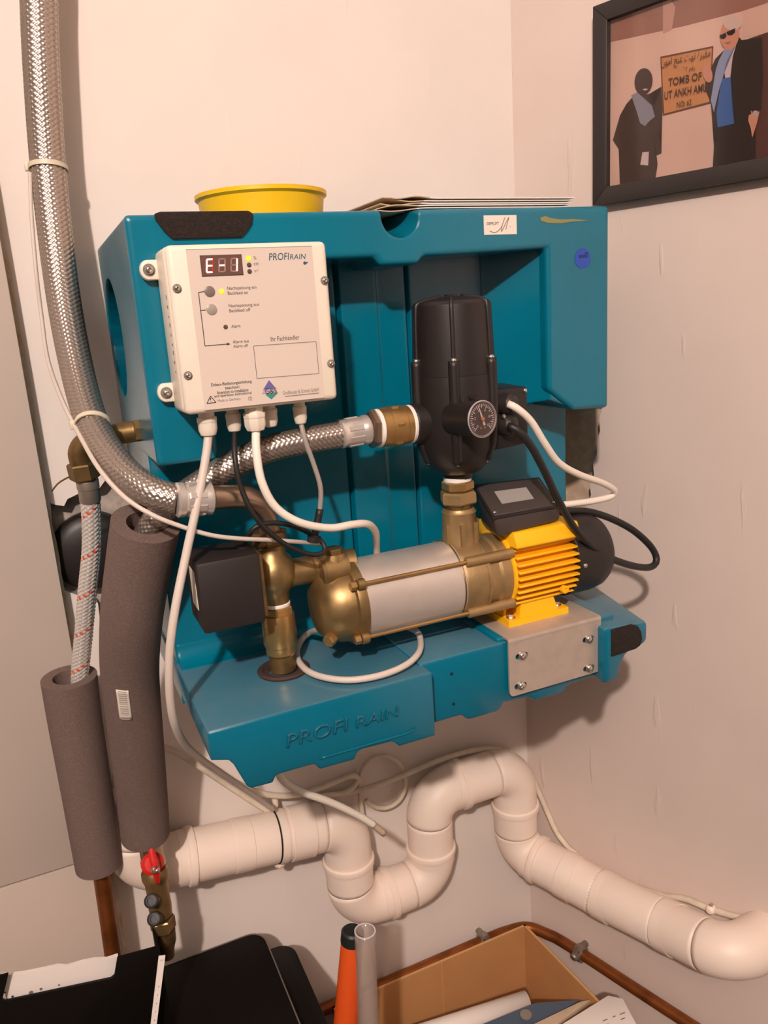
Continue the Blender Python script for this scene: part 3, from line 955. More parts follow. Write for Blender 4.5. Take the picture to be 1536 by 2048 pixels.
lathe('earth_boss', [(.0055, 0), (.0055, .006), (.003, .0065), (.003, .004), (0, .004)], P(1128, 1178, AY - .052) + np.array([0, .002, 0]), (0, -1, 0), YELLOW, pmp, 14)
# foot
f0, f1 = P(1018, 1257, -.402), P(1137, 1226, -.402)
fx0, fx1 = float(f0[0]), float(f1[0])
bm = bmesh.new()
zt = 1.1275
add_hexa(bm, boxpts((fx0, -.402, zt), (fx1, AY + .04, zt + .009)))
m0, m1 = fx0 + .018, fx1 - .022
add_hexa(bm, [(m0, -.400, zt + .006), (m1 + .006, -.400, zt + .006), (m1 + .006, -.33, zt + .006), (m0, -.33, zt + .006), (m0 + .006, -.3975, zt + .034), (m1 - .002, -.3975, zt + .034), (m1 - .002, -.33, zt + .036), (m0 + .006, -.33, zt + .036)])
add_hexa(bm, boxpts((fx0 + .003, -.385, zt + .006), (fx0 + .007, -.33, zt + .035)))
add_hexa(bm, boxpts((fx0 + .002, -.372, zt + .006), (m0 + .004, -.36, zt + .03)))
bmesh.ops.recalc_face_normals(bm, faces=bm.faces)
bm_obj('motor_foot', bm, YELLOW, pmp, angle=40)
for x in (fx0 + .010, fx1 - .010):
    y = -.392 if x < .57 else -.388
    lathe('washer', cyl(.0065, .0012), (x, y, zt + .009), (0, 0, 1), SCREW, pmp, 18)
    hexnut('foot_bolt', (x, y, zt + .010), (0, 0, 1), .0048, .005, SCREW, pmp, .4)
# terminal box
tb = [P(998, 1078, -.402), P(1122, 1042, -.402), P(1090, 1010, -.335), P(962, 1042, -.335), P(986, 1034, -.404), P(1119, 1010, -.404), P(1078, 953, -.335), P(946, 968, -.335)]
tb = [np.array(q_, float) for q_ in tb]
term = hexa('terminal_box', tb, mat('terminal_black', '453c38', 0.5, bump=.08, bscale=600), pmp, .006, 3)
def quad_on(a_, b_, c_, d_, u, v): return (a_ * (1 - u) + b_ * u) * (1 - v) + (d_ * (1 - u) + c_ * u) * v
nrm = np.cross(tb[5] - tb[4], tb[7] - tb[4]); nrm /= np.linalg.norm(nrm)
lq = [quad_on(tb[4], tb[5], tb[6], tb[7], u, v) + nrm * .0012 for u, v in ((.22, .3), (.70, .3), (.70, .68), (.22, .68))]
hexa('nameplate', [q_ - nrm * .001 for q_ in lq] + lq, mat('nameplate_grey', 'a39c97', 0.45), term)
for u, v in ((.05, .1), (.93, .1)):
    screw(quad_on(tb[4], tb[5], tb[6], tb[7], u, v) + nrm * .0006, nrm, .0026, SCREW, term)
hexa('lid_seam', [q_ + np.array([0, 0, -.004]) + (q_ - sum(tb[4:]) / 4) * .012 for q_ in tb[4:]] + [q_ + np.array([0, 0, -.001]) + (q_ - sum(tb[4:]) / 4) * .012 for q_ in tb[4:]], BLACKP, term, .0008)
# fan cover
xf0 = xm1 - .002; xf1 = float(P(1212, 1110, -.385)[0])
Lf = xf1 - xf0
pl('fan_cover', [(.057, 0), (.058, .001), (.058, Lf * .55), (.055, Lf * .8), (.049, Lf * .94), (.04, Lf), (0, Lf)], xf0, BLACKP, 64)
screw(P(1170, 1131, AY - .0575), (0, -1, 0), .0035, SCREW, pmp)

# mounting bracket
brk = thing('mounting_bracket', (.59, -.40, 1.125), 'bent brushed steel bracket screwed to the base front under the motor', 'bracket')
bx0_, bx1_ = .5175, .6690
zt_, zb_ = 1.1275, 1.0445
prof = [(-.30, zt_), (-.432, zt_), (-.4345, zt_ - .001), (-.4355, zt_ - .0035), (-.4355, zt_ - .006), (-.4325, zt_ - .006), (-.4325, zt_ - .003), (-.30, zt_ - .003)]
prism('top_flange', [(bx0_, y, z) for y, z in prof], [(bx1_, y, z) for y, z in prof], PLATE, brk)
rc = .007
lp = [(bx0_, zt_ - .0058), (bx1_, zt_ - .0058)]
lp += [(bx1_ - rc + rc * math.cos(a), zb_ + rc + rc * math.sin(a)) for a in np.linspace(0, -math.pi / 2, 7)]
lp += [(bx0_ + rc + rc * math.cos(a), zb_ + rc + rc * math.sin(a)) for a in np.linspace(-math.pi / 2, -math.pi, 7)]
pb = prism_y('front_plate', lp, -.4355, -.4325, PLATE, brk)
cuts = []
for px, py in ((1043, 1310), (1176, 1277), (1041, 1370), (1177, 1335)):
    c = P(px, py, -.434)
    lp = [(c[0] - .006 + .0045 * math.cos(a), c[2] - .0005 + .0042 * math.sin(a)) for a in np.linspace(math.pi / 2, 1.5 * math.pi, 8)] + [(c[0] + .005 + .0045 * math.cos(a), c[2] - .0005 + .0042 * math.sin(a)) for a in np.linspace(-math.pi / 2, .5 * math.pi, 8)]
    cuts.append(prism_y('cut', lp, -.45, -.431, None))
    screw((c[0], -.4345, c[2]), (0, -1, 0), .0062, SCREW, brk)
    lathe('screw_shank', cyl(.003, .008), (c[0], -.434, c[2]), (0, 1, 0), SCREW, brk, 10)
boolean_cut(pb, cuts)

# ================================================================== PRESSURE CONTROLLER and brass fittings
un = thing('brass_union', (dx_, dy_, 1.292), 'brass union with large hex nut between pump outlet and black controller', 'pipe fitting')
lathe('neck', [(.0185, 0), (.0185, .012)], (dx_, dy_, 1.292), (0, 0, 1), BRASSD, un, 28)
hexnut('union_nut', (dx_, dy_, 1.302), (0, 0, 1), .0255, .017, BRASSC, un, .15)
hexnut('upper_hex', (dx_, dy_, 1.320), (0, 0, 1), .0215, .013, BRASSN, un, .5)
lathe('sealing_tape', cyl(.0185, .006, .001), (dx_, dy_, 1.332), (0, 0, 1), TAPE, un, 28)

ctl = thing('pressure_controller', (dx_, dy_, 1.337), 'black ribbed pressure controller with round gauge above the pump', 'controller')
cx, cy = dx_ + .0015, dy_
def ctz(y): return float(P(905, y, cy)[2])
zb = 1.3365
bm = bmesh.new()
add_lathe(bm, [(.0185, 0), (.0185, .006), (.030, .010), (.044, .024), (.052, .045), (.0545, .070), (.0545, .120), (.0535, .135), (.0525, .136)], (cx, cy, zb), (0, 0, 1), 56)
body = bm_obj('body', bm, BLACKP, ctl, angle=35)
zd = zb + .136
zt = ctz(592)
lathe('dome', [(.0530, 0), (.0530, .003), (.0500, zt - zd - .016), (.0495, zt - zd - .010), (.046, zt - zd - .006), (.02, zt - zd - .001), (0, zt - zd)], (cx, cy, zd), (0, 0, 1), BLACKP, ctl, 56)
lathe('dome_button', [(.008, 0), (.008, .003), (0, .0035)], (cx, cy, zt - .001), (0, 0, 1), BLACKS, ctl, 16)
for k in range(6):
    a = math.radians(241 + k * 60)
    d = np.array([math.cos(a), math.sin(a), 0])
    o0 = np.array([cx, cy, 0]) + d * .0535
    tube('rib', [np.append(o0[:2] - d[:2] * .012, zb + .028), np.append(o0[:2] - d[:2] * .003, zb + .055), np.append(o0[:2], zb + .09), np.append(o0[:2], zb + .155)], .0072, BLACKP, ctl, 10)
    screw((o0[0], o0[1], zb + .155), (0, 0, 1), .0042, SCREW, ctl, 'rib_screw')
    lathe('rib_bolt', cyl(.003, .003), (o0[0] - d[0] * .012, o0[1] - d[1] * .012, zb + .026), (0, 0, -1), SCREW, ctl, 8)
for k in range(6):
    a = math.radians(241 + k * 60)
    ca, sa = math.cos(a), math.sin(a)
    tube('dome_rib', [(cx + .0530 * ca, cy + .0530 * sa, zd + .002), (cx + .0503 * ca, cy + .0503 * sa, zt - .017), (cx + .044 * ca, cy + .044 * sa, zt - .006), (cx + .015 * ca, cy + .015 * sa, zt - .001)], .0028, BLACKP, ctl, 8)
# left port
pz = float(P(845, 845, cy)[2])
lathe('side_port', [(.030, 0), (.026, .012), (.026, .034), (.0245, .036)], (cx - .030, cy, pz), (-1, 0, 0), BLACKP, ctl, 32)
# gauge
gc = P(962, 838, -.448)
gdir = np.array([cx, cy, 0]) - np.array([gc[0], gc[1], 0])
ga = np.array([.16, -1, .05]); ga /= np.linalg.norm(ga)
back = gc - ga * .05
gau = lathe('gauge', [(.021, 0), (.021, .044), (.0225, .045), (.0225, .052), (.0205, .054), (.0195, .0515), (0, .0515)], back, ga, BLACKP, ctl, 40)
tag(gau, 'round pressure gauge with dark dial')
a_, u_, v_ = frame_of(ga)
fz = gc + ga * .0018
lathe('gauge_bezel', [(.0195, .0005), (.0225, .0), (.0222, .002), (.0205, .003), (.0198, .0025)], fz - ga * .001, ga, GAUGER, gau, 40, ring=True)
lathe('gauge_face', cyl(.0198, .0004), fz, ga, GAUGEF, gau, 40)
bm = bmesh.new()
U3, V3 = np.array(u_), np.array(v_)
if U3[0] < 0: U3 = -U3
if V3[2] < 0: V3 = -V3
for k in range(31):
    an = math.radians(225 - 270 * k / 30)
    L_ = .005 if k % 3 == 0 else .0028
    d = U3 * math.cos(an) + V3 * math.sin(an)
    n_ = -U3 * math.sin(an) + V3 * math.cos(an)
    wd = .00055
    vv = [fz + ga * .0007 + d * r_ + n_ * s_ for r_, s_ in ((.0182, -wd), (.0182, wd), (.0182 - L_, wd), (.0182 - L_, -wd))]
    bm.faces.new([bm.verts.new(tuple(x)) for x in vv])
bm_obj('gauge_ticks', bm, GAUGEW, gau)
for k, tx in enumerate(('0', '2', '4', '6', '8', '10')):
    an = math.radians(225 - 270 * k / 5)
    d = U3 * math.cos(an) + V3 * math.sin(an)
    write('gauge_number', tx, fz + ga * .0006 + d * .0112 - U3 * .0012 - V3 * .0014, U3, V3, .0024 * len(tx), .0030, GAUGEW, gau, depth=0)
an = math.radians(108)
d = U3 * math.cos(an) + V3 * math.sin(an); n_ = -U3 * math.sin(an) + V3 * math.cos(an)
bm = bmesh.new()
add_prism(bm, [fz + ga * .0010 + x for x in (-d * .008 - n_ * .0016, -d * .008 + n_ * .0016, d * .016 + n_ * .0005, d * .016 - n_ * .0005)], [fz + ga * .0014 + x for x in (-d * .008 - n_ * .0016, -d * .008 + n_ * .0016, d * .016 + n_ * .0005, d * .016 - n_ * .0005)])
bm_obj('gauge_needle', bm, GAUGEW, gau)
lathe('gauge_hub', [(.0026, 0), (.0026, .0016), (0, .002)], fz + ga * .0008, ga, ORNG, gau, 14)
for s_ in (-1, 1):
    lathe('gauge_dot', cyl(.0013, .0003), fz + ga * .0006 - V3 * .0105 + U3 * .003 * s_, ga, ORNG, gau, 10)
lathe('gauge_glass', [(.0196, .0), (.0196, .0004), (0, .0006)], fz + ga * .0026, ga, GLASS, gau, 32)
lathe('bleed_screw', [(.0045, 0), (.0045, .006), (.0055, .0065), (.0055, .009), (0, .0095)], P(945, 806, -.415), (0, -.3, 1), BLACKS, ctl, 14)
# cable box on the right
kx0, kx1 = float(P(985, 800, -.375)[0]), float(P(1047, 800, -.375)[0])
kz0, kz1 = float(P(1010, 890, -.375)[2]), float(P(1010, 776, -.375)[2])
kb = hexa('cable_box', [(cx + .03, -.385, kz0 - .004), (kx1, -.385, kz0), (kx1, -.325, kz0), (cx + .03, -.325, kz0 - .004), (cx + .03, -.385, kz1), (kx1, -.385, kz1), (kx1, -.325, kz1 + .002), (cx + .03, -.325, kz1 + .002)], BLACKP, ctl, .003)
screw((kx1 - .004, -.3845, kz1 - .005), (0, -1, 0), .003, SCREW, kb)
gA, gB = P(1012, 808, -.39), P(1012, 850, -.39)
for q_, nm in ((gA, 'gland'), (gB, 'gland')):
    lathe(nm, [(.013, 0), (.013, .008), (.0145, .009), (.0145, .016), (.011, .021), (.006, .022)], q_ + np.array([-.004, .008, 0]), (.55, -1, 0), BLACKS, kb, 16, angle=25)
    lathe('gland_bolt', [(.003, 0), (.003, .003), (0, .004)], q_ + np.array([-.008, -.006, .013]), (0, -1, 0), SCREW, kb, 10) if q_ is gB else None

cable('white_cable', [P(1016, 808, -.405), P(1034, 817, -.412), P(1062, 843, -.412), P(1090, 888, -.408), P(1118, 926, -.40), P(1160, 950, -.39), P(1205, 966, -.375), P(1229, 981, -.365), P(1222, 993, -.36), P(1185, 1002, -.358), P(1140, 1008, -.358), P(1092, 1013, -.356)], .0049, WHITEC,
      'white cable running from the controller to the terminal box, near the right wall')
cable('black_cable', [P(1016, 852, -.405), P(1036, 861, -.414), P(1062, 892, -.418), P(1088, 940, -.42), P(1118, 1003, -.42), P(1152, 1060, -.418), P(1200, 1105, -.41), P(1252, 1128, -.40), P(1296, 1135, -.39), P(1313, 1122, -.385), P(1303, 1095, -.38), P(1268, 1062, -.375), P(1224, 1038, -.37), P(1180, 1024, -.365), P(1142, 1022, -.362), P(1095, 1026, -.36)], .0052, BLACKC,
      'thick black cable looping out over the right end of the motor')

# coupling between the horizontal hose and the controller
cpl = thing('brass_coupling', (cx - .10, cy, pz), 'brass coupling with white tape between braided hose and controller', 'pipe fitting')
lathe('sealing_tape', cyl(.0245, .006, .001), (cx - .064, cy, pz), (-1, 0, 0), TAPE, cpl, 28)
lathe('sleeve', [(.0235, 0), (.0245, .001), (.0245, .008), (.0255, .009), (.0255, .028), (.0245, .029), (.0245, .038), (.0235, .039)], (cx - .070, cy, pz), (-1, 0, 0), BRASSN, cpl, 40)
hexnut('sleeve_hex', (cx - .083, cy, pz), (-1, 0, 0), .0272, .013, BRASSN, cpl, .2)
lathe('sealing_tape', cyl(.024, .005, .001), (cx - .109, cy, pz), (-1, 0, 0), TAPE, cpl, 28)
hexnut('adapter_hex', (cx - .113, cy, pz), (-1, 0, 0), .0245, .010, PIPEST, cpl, .4)

# ================================================================== BRAIDED HOSES
def ferrule(origin, axis, r, L, m, parent, panels=8):
    bm = bmesh.new()
    add_lathe(bm, [(r * .95, 0), (r * 1.06, .002), (r * 1.06, L * .2), (r * .97, L * .27), (r * .97, L * .8), (r * 1.02, L * .86), (r * 1.02, L * .95), (r * .85, L)], origin, axis, 40)
    a, u, v = frame_of(axis)
    o = Vector(tuple(map(float, origin)))
    for k in range(panels):
        an = 2 * math.pi * (k + .5) / panels
        d = u * math.cos(an) + v * math.sin(an)
        n = -u * math.sin(an) + v * math.cos(an)
        c = o + a * (L * .53) + d * (r * .97)
        hl, hw, hh_ = L * .27, r * .22, r * .07
        add_hexa(bm, [c + a * s1 * hl + n * s2 * hw - d * .002 for s1, s2 in ((-1, -1), (1, -1), (1, 1), (-1, 1))] + [c + a * s1 * hl * .8 + n * s2 * hw * .7 + d * hh_ for s1, s2 in ((-1, -1), (1, -1), (1, 1), (-1, 1))])
    return bm_obj('ferrule', bm, m, parent, angle=30)

# horizontal hose from the coupling, dropping into the tall insulation sleeve
h2 = thing('braided_hose', (.24, -.35, 1.36), 'steel braided hose running left from the brass coupling behind the hanging cables', 'hose')
fx = cx - .123
ferrule((fx, cy, pz), (-1, .02, -.04), .0175, .040, FERRULE, h2)
F0 = np.array([fx - .036, cy + .001, pz - .0015])
hb = [list(F0) + [.0165], list(P(610, 881, -.357)) + [.0165], list(P(540, 897, -.352)) + [.0165], list(P(470, 927, -.345)) + [.0165], list(P(405, 966, -.338)) + [.0165], list(P(345, 1008, -.33)) + [.0165], list(P(308, 1046, -.322)) + [.0165], list(P(284, 1095, -.31)) + [.0165], list(P(276, 1150, -.295)) + [.0165]]
braided('braid', hb, BRAID, h2, around=14, cell=.0058, amp=.0014)

# the big hose from above
h1 = thing('braided_hose', (.08, -.08, 1.75), 'thick steel braided hose coming down the left wall to the brass valve', 'hose')
el_top = np.array([GX, GY, 1.302])
fe = P(424, 996, -.385)
big = [list(P(76, -140, -.05)) + [.0235], list(P(78, 0, -.055)) + [.0232], list(P(84, 150, -.058)) + [.0230], list(P(97, 340, -.065)) + [.0226], list(P(122, 560, -.10)) + [.0218], list(P(150, 720, -.165)) + [.0208], list(P(186, 850, -.25)) + [.0196], list(P(240, 935, -.33)) + [.0186], list(P(300, 982, -.372)) + [.0178], list(P(358, 1000, -.388)) + [.0172]]
for zz in np.arange(float(big[0][2]) + .15, 3.30, .15):
    big.insert(0, [big[0][0] - .002, -.05, float(zz), .0235])
braided('braid', big, BRAID, h1, around=17, cell=.0066, amp=.0017)
fa = fe - np.array(big[-1][:3]); fL = float(np.linalg.norm(fa)); fa = fa / fL
ferrule(np.array(big[-1][:3]) - fa * .004, fa, .0185, fL + .004, FERRULE, h1)
tube('elbow_pipe', [fe - fa * .003, P(452, 994, -.382), P(487, 994, -.375), P(512, 1004, -.365), P(530, 1026, -.352), P(537, 1050, -.345), el_top], .0135, PIPEST, h1, 24, .004)
for px, py, off in ((92, 339, 0), (176, 853, 0)):
    i = min(range(len(big) - 1), key=lambda k: abs((P(px, py, big[k][1])[2]) - big[k][2]))
    sp = spline(big, .004)
    zz = [abs(CAM[2] - 0) for _ in sp]
    proj = []
    for s_ in sp:
        v = s_[:3] - CAM
        proj.append((768 + FPX * (v @ RT) / (v @ _f) - px) ** 2 + (1024 - FPX * (v @ UP) / (v @ _f) - py) ** 2)
    k = int(np.argmin(proj))
    ctr = sp[k, :3]; tg = sp[k + 1, :3] - sp[k - 1, :3]; tg /= np.linalg.norm(tg)
    tg = tg + np.array([.0, 0, -.05]) if py < 500 else tg + np.array([-.25, 0, -.1])
    rr_ = sp[k, 3] + .0006
    lab = 'ivory cable tie around the thick hose high on the wall' if py < 500 else 'ivory cable tie around the thick hose beside the oval opening'
    ti = thing('cable_tie', ctr, lab, 'cable tie')
    a, u, v = frame_of(tg)
    bm = bmesh.new()
    sg_ = 40
    rings = []
    for r_, h in ((rr_, -.003), (rr_ + .0014, -.003), (rr_ + .0014, .003), (rr_, .003)):
        ring = []
        for q_ in range(sg_):
            an = 2 * math.pi * q_ / sg_
            ring.append(bm.verts.new(Vector(ctr) + a * h + (u * math.cos(an) + v * math.sin(an)) * r_ + Vector((-.006 if False else 0, 0, 0))))
        rings.append(ring)
    for j in range(4):
        p_, q2 = rings[j], rings[(j + 1) % 4]
        for q_ in range(sg_):
            bm.faces.new((p_[q_], p_[(q_ + 1) % sg_], q2[(q_ + 1) % sg_], q2[q_]))
    bm_obj('strap', bm, TIE, ti, angle=40)
    hx = Vector(ctr) - Vector(RT) * (rr_ + .002) - Vector(_f) * .004
    box('tie_head', tuple(hx - Vector((.004, .004, .0055))), tuple(hx + Vector((.004, .004, .0055))), TIE, ti, .001)

# thin white cable strapped along the hose
cable('thin_cable', [P(60, 345, -.07), P(63, 430, -.075), P(72, 540, -.085), P(84, 640, -.09), P(96, 720, -.12), P(124, 800, -.20), P(160, 872, -.27), P(200, 940, -.335), P(250, 995, -.372), P(305, 1030, -.395), P(360, 1052, -.40), P(420, 1070, -.40), P(475, 1077, -.395), P(540, 1080, -.385), P(600, 1084, -.372), P(640, 1088, -.35)], .0027, GREYW,
      'thin white cable strapped beside the thick hose and leading to the valve')

# narrow nylon hose with red flecks, and its brass elbow
e0 = P(238, 862, -.235); e1 = P(168, 905, -.20)
elb = thing('brass_elbow', e1, 'tarnished brass elbow leaving the left side of the console behind the thick hose', 'pipe fitting')
ein = np.array([XL, -.215, float(P(236, 866, -.215)[2])])
lathe('inlet_nut', [(.010, -.004), (.0145, -.003), (.0145, .006), (.012, .008)], ein, (-1, 0, 0), BRASS, elb, 6, .3, 20)
tube('bend', [ein + np.array([-.002, 0, 0]), P(215, 872, -.20), P(175, 882, -.185), P(158, 905, -.18), P(165, 935, -.178)], .0135, BRASSD, elb, 20, .003)
nx = P(163, 925, -.178); n2_ = P(172, 962, -.175)
hexnut('swivel_nut', nx, n2_ - nx, .0195, .022, BRASSD, elb, .2)
sm = thing('thin_braided_hose', P(180, 1050, -.16), 'narrow silver braided hose with red flecks beside the left panel', 'hose')
f0_ = P(174, 958, -.175); f1_ = P(181, 1003, -.17)
fd = f1_ - f0_
lathe('ferrule', [(.0135, 0), (.0142, .002), (.0142, .012), (.0134, .013), (.0136, .03), (.0130, .031)], f0_, fd, FERRULEM, sm, 28)
braided('braid', [list(P(179, 985, -.172)) + [.0130], list(P(183, 1040, -.165)) + [.0130], list(P(183, 1100, -.155)) + [.0130], list(P(175, 1180, -.14)) + [.0130], list(P(167, 1270, -.12)) + [.0130], list(P(160, 1350, -.105)) + [.0130], list(P(160, 1420, -.098)) + [.0130]], BRAIDN, sm, around=10, cell=.0062, amp=.0022, red=REDM)
# wispy strand of hemp at the elbow nut
tube('hemp_strand', [P(158, 945, -.182), P(130, 958, -.17), P(115, 968, -.165), P(104, 982, -.16)], .0012, BRASSD, elb, 6)

# black duct end showing in the broken plaster
dk = thing('duct_stub', P(178, 1105, .01), 'dark round duct end inside the broken plaster behind the narrow hose', 'duct')
lathe('end_cap', [(.062, 0), (.062, .018), (.058, .024), (.045, .030), (.02, .033), (0, .0335)], P(186, 1098, .026), (0, -1, 0), BLACKP, dk, 40)

# ================================================================== FOAM INSULATION SLEEVES
def foam(name, ctrl, r, rin, label, sticker=None):
    t = thing(name, ctrl[-1][:3], label, 'pipe insulation', None)
    s = spline([list(q_) + [r * (1 - .09 * k / (len(ctrl) - 1))] for k, q_ in enumerate(ctrl)], .008)
    seg = 36
    v0, f0 = tube_data(s[:, :3], s[:, 3], seg, False)
    v1, f1 = tube_data(s[:, :3], np.full(len(s), rin), seg, False)
    n = len(v0)
    F_ = list(f0) + [tuple(i + n for i in f)[::-1] for f in f1]
    e0_, e1_ = 0, (len(s) - 1) * seg
    for k in range(seg):
        k2 = (k + 1) % seg
        F_.append((e0_ + k, n + e0_ + k, n + e0_ + k2, e0_ + k2))
        F_.append((e1_ + k, e1_ + k2, n + e1_ + k2, n + e1_ + k))
    bm = bmesh.new()
    vv = [bm.verts.new(tuple(x)) for x in np.vstack([v0, v1])]
    for f in F_: bm.faces.new([vv[i] for i in f])
    bm_obj('sleeve', bm, FOAM, t, angle=50)
    return t, s
in2, s2 = foam('pipe_insulation', [P(292, 1046, -.325), P(278, 1130, -.30), P(264, 1230, -.27), P(260, 1340, -.225), P(272, 1470, -.185), P(284, 1590, -.15), P(291, 1668, -.135)], .0395, .0225, 'tall dark grey foam sleeve with white barcode sticker')
in1, s1_ = foam('pipe_insulation', [P(138, 1354, -.105), P(152, 1450, -.10), P(172, 1570, -.095), P(198, 1728, -.088)], .0385, .0225, 'shorter dark grey foam sleeve at far left around the narrow hose')
# sticker on the tall sleeve: curved patch
i0 = int(np.argmin([abs(q_[2] - P(238, 1360, -.25)[2]) for q_ in s2]))
i1 = int(np.argmin([abs(q_[2] - P(238, 1415, -.22)[2]) for q_ in s2]))
t_, U_, V_ = frames(s2[:, :3])
vs, fs = [], []
c = s2[(i0 + i1) // 2, :3]
tocam = CAM - c; tocam /= np.linalg.norm(tocam)
side = -RT
vs_in = []
na, nb = 6, max(2, i1 - i0)
for i in range(nb + 1):
    ii = i0 + i
    tv = t_[ii]
    fw = tocam - tv * (tocam @ tv); fw /= np.linalg.norm(fw)
    sd = np.cross(tv, fw)
    if sd @ side < 0: sd = -sd
    for k in range(na + 1):
        an = math.radians(4 + 24 * k / na)
        vs.append(s2[ii, :3] + (fw * math.cos(an) + sd * math.sin(an)) * (s2[ii, 3] + .0006))
for i in range(nb):
    for k in range(na):
        a0 = i * (na + 1) + k
        fs.append((a0, a0 + 1, a0 + na + 2, a0 + na + 1))
stk = mesh('barcode_sticker', vs, fs, STICKW, in2, True)
stk['label'] = 'white barcode sticker'
md = stk.modifiers.new('s', 'SOLIDIFY'); md.thickness = .0006; md.offset = 1
bm = bmesh.new()
rr = random.Random(5)
n_b = 14
for k in range(n_b):
    f_ = (k + .3) / n_b; wdt = rr.uniform(.02, .05)
    def pt(ff, kk):
        x = ff * nb; i = min(int(x), nb - 1); fr = x - i
        a0 = np.array(vs[i * (na + 1) + kk]); b0 = np.array(vs[(i + 1) * (na + 1) + kk])
        q_ = a0 * (1 - fr) + b0 * fr
        ii = min(i0 + i, len(s2) - 1)
        d = q_ - s2[ii, :3]; d -= t_[ii] * (d @ t_[ii]); d /= np.linalg.norm(d)
        return q_ + d * .0009
    for kk in range(1, na - 1):
        qd = [pt(f_, kk), pt(f_, kk + 1), pt(min(f_ + wdt, 1), kk + 1), pt(min(f_ + wdt, 1), kk)]
        bm.faces.new([bm.verts.new(tuple(x)) for x in qd])
bm_obj('barcode_lines', bm, mat('barcode_grey', 'b3a8a2', .6), stk)

# copper riser below the short sleeve
cr = thing('copper_riser', P(215, 1900, -.085), 'copper pipe coming out below the shorter foam sleeve', 'pipe')
tube('pipe', [P(199, 1722, -.088), P(209, 1790, -.087), P(219, 1860, -.086), P(228, 1925, -.085), P(240, 2010, -.084)], .0128, COPPER, cr, 20)

# isolating valve below the tall sleeve
iv = thing('ball_valve', P(330, 1880, -.08), 'small brass valve with red lever below the tall foam sleeve', 'valve')
def ivp(x, y, Y=-.14): return P(x, y, Y)
v0, v1 = ivp(296, 1660), ivp(335, 1905)
ax = v1 - v0; aL = float(np.linalg.norm(ax)); ax = ax / aL
lathe('tailpiece', [(.017, 0), (.017, aL * .22), (.0185, aL * .23), (.0185, aL * .27)], v0, ax, PIPEST, iv, 24)
lathe('body', [(.017, 0), (.0205, .006), (.0205, .016), (.0175, .024), (.0165, .05), (.0175, .07), (.0165, .085)], v0 + ax * aL * .30, ax, BRASS, iv, 24)
hexnut('lower_nut', v0 + ax * aL * .70, ax, .0195, .022, BRASS, iv, .2)
lathe('outlet', [(.0175, 0), (.0165, .02), (.012, .034), (.010, .05)], v0 + ax * aL * .81, ax, BRASSD, iv, 20)
for px, py in ((302, 1802), (308, 1838)):
    b_ = ivp(px + 12, py - 3)
    tip = P(px, py, -.172)
    dd = tip - b_; L_ = float(np.linalg.norm(dd))
    lathe('test_port', [(.009, 0), (.009, L_ - .008)], b_, dd, BRASSD, iv, 16)
    lathe('port_cap', [(.0095, 0), (.0105, .001), (.0105, .009), (.009, .010), (.0055, .010), (.0055, .006), (0, .006)], tip - dd / L_ * .0085, dd, BLACKC, iv, 18)
hub = P(307, 1728, -.172)
lathe('lever_hub', [(.015, 0), (.0165, .004), (.0165, .013), (.012, .017), (0, .018)], P(303, 1726, -.152), hub - P(303, 1726, -.152), RED, iv, 20)
lv = [P(301, 1692, -.166), P(305, 1712, -.171), P(311, 1735, -.176), P(315, 1766, -.170)]
tube('lever', [list(q_) + [r_] for q_, r_ in zip(lv, (.004, .006, .0065, .0035))], .006, RED, iv, 10, .004)
screw(P(310, 1739, -.180), hub - P(303, 1726, -.152), .0062, SCREW, iv, 'lever_screw')

# ================================================================== DRAIN PIPE
dr = thing('drain_pipe', (.4, -.09, .6), 'thick white-painted drain pipe snaking below the console and along the right wall', 'pipe')
RP = .0440
YD = -.056
def corner_path(pts, rad, step=.008):
    pts = [np.array(p, float) for p in pts]
    out = [pts[0]]
    marks = []
    for i in range(1, len(pts) - 1):
        a, b, c = pts[i - 1], pts[i], pts[i + 1]
        d1 = (a - b) / np.linalg.norm(a - b); d2 = (c - b) / np.linalg.norm(c - b)
        ang = math.acos(max(-1, min(1, d1 @ d2)))
        t = min(rad / math.tan(ang / 2), .49 * np.linalg.norm(a - b), .49 * np.linalg.norm(c - b))
        r_ = t * math.tan(ang / 2)
        ctr = b + (d1 + d2) / np.linalg.norm(d1 + d2) * (r_ / math.sin(ang / 2))
        s_, e_ = b + d1 * t, b + d2 * t
        u0 = (s_ - ctr) / r_; w0 = (e_ - ctr) / r_
        th = math.acos(max(-1, min(1, u0 @ w0)))
        for k in range(17):
            f = k / 16
            q_ = (math.sin((1 - f) * th) * u0 + math.sin(f * th) * w0) / math.sin(th)
            out.append(ctr + q_ * r_)
        marks.append((s_, e_, -d1, d2))
    out.append(pts[-1])
    return out, marks
def dp(px, py, Y=YD): return P(px, py, Y)
q0, q1, q2_, q3 = dp(275, 1590), dp(262, 1738), dp(378, 1714), dp(597, 1665)
qc = dp(698, 1640)
zlow = float(dp(775, 1786)[2])
x_a, x_b, x_c = float(dp(697, 1722)[0]), float(dp(862, 1697)[0]), float(dp(1030, 1612)[0])
ztop = float(dp(922, 1567)[2])
pts_all = [q0, q1, np.array([x_a, YD, qc[2]]), np.array([x_a, YD, zlow]), np.array([x_b, YD, zlow]), np.array([x_b, YD, ztop]), np.array([x_c, YD, ztop]), np.array([x_c, YD, float(dp(1040, 1692)[2])]), PW(1200, 1786, .056), PW(1327, 1848, .06)]
e_end = PW(1462, 1914, .085)
pts_all.append(e_end)
pts_all.append(e_end - WN * .10 + WD * .03)
path, marks = corner_path(pts_all, .052)
names = ['straight_pipe', 'bend', 'bend', 'bend', 'bend', 'bend', 'bend', 'straight_pipe', 'bend']
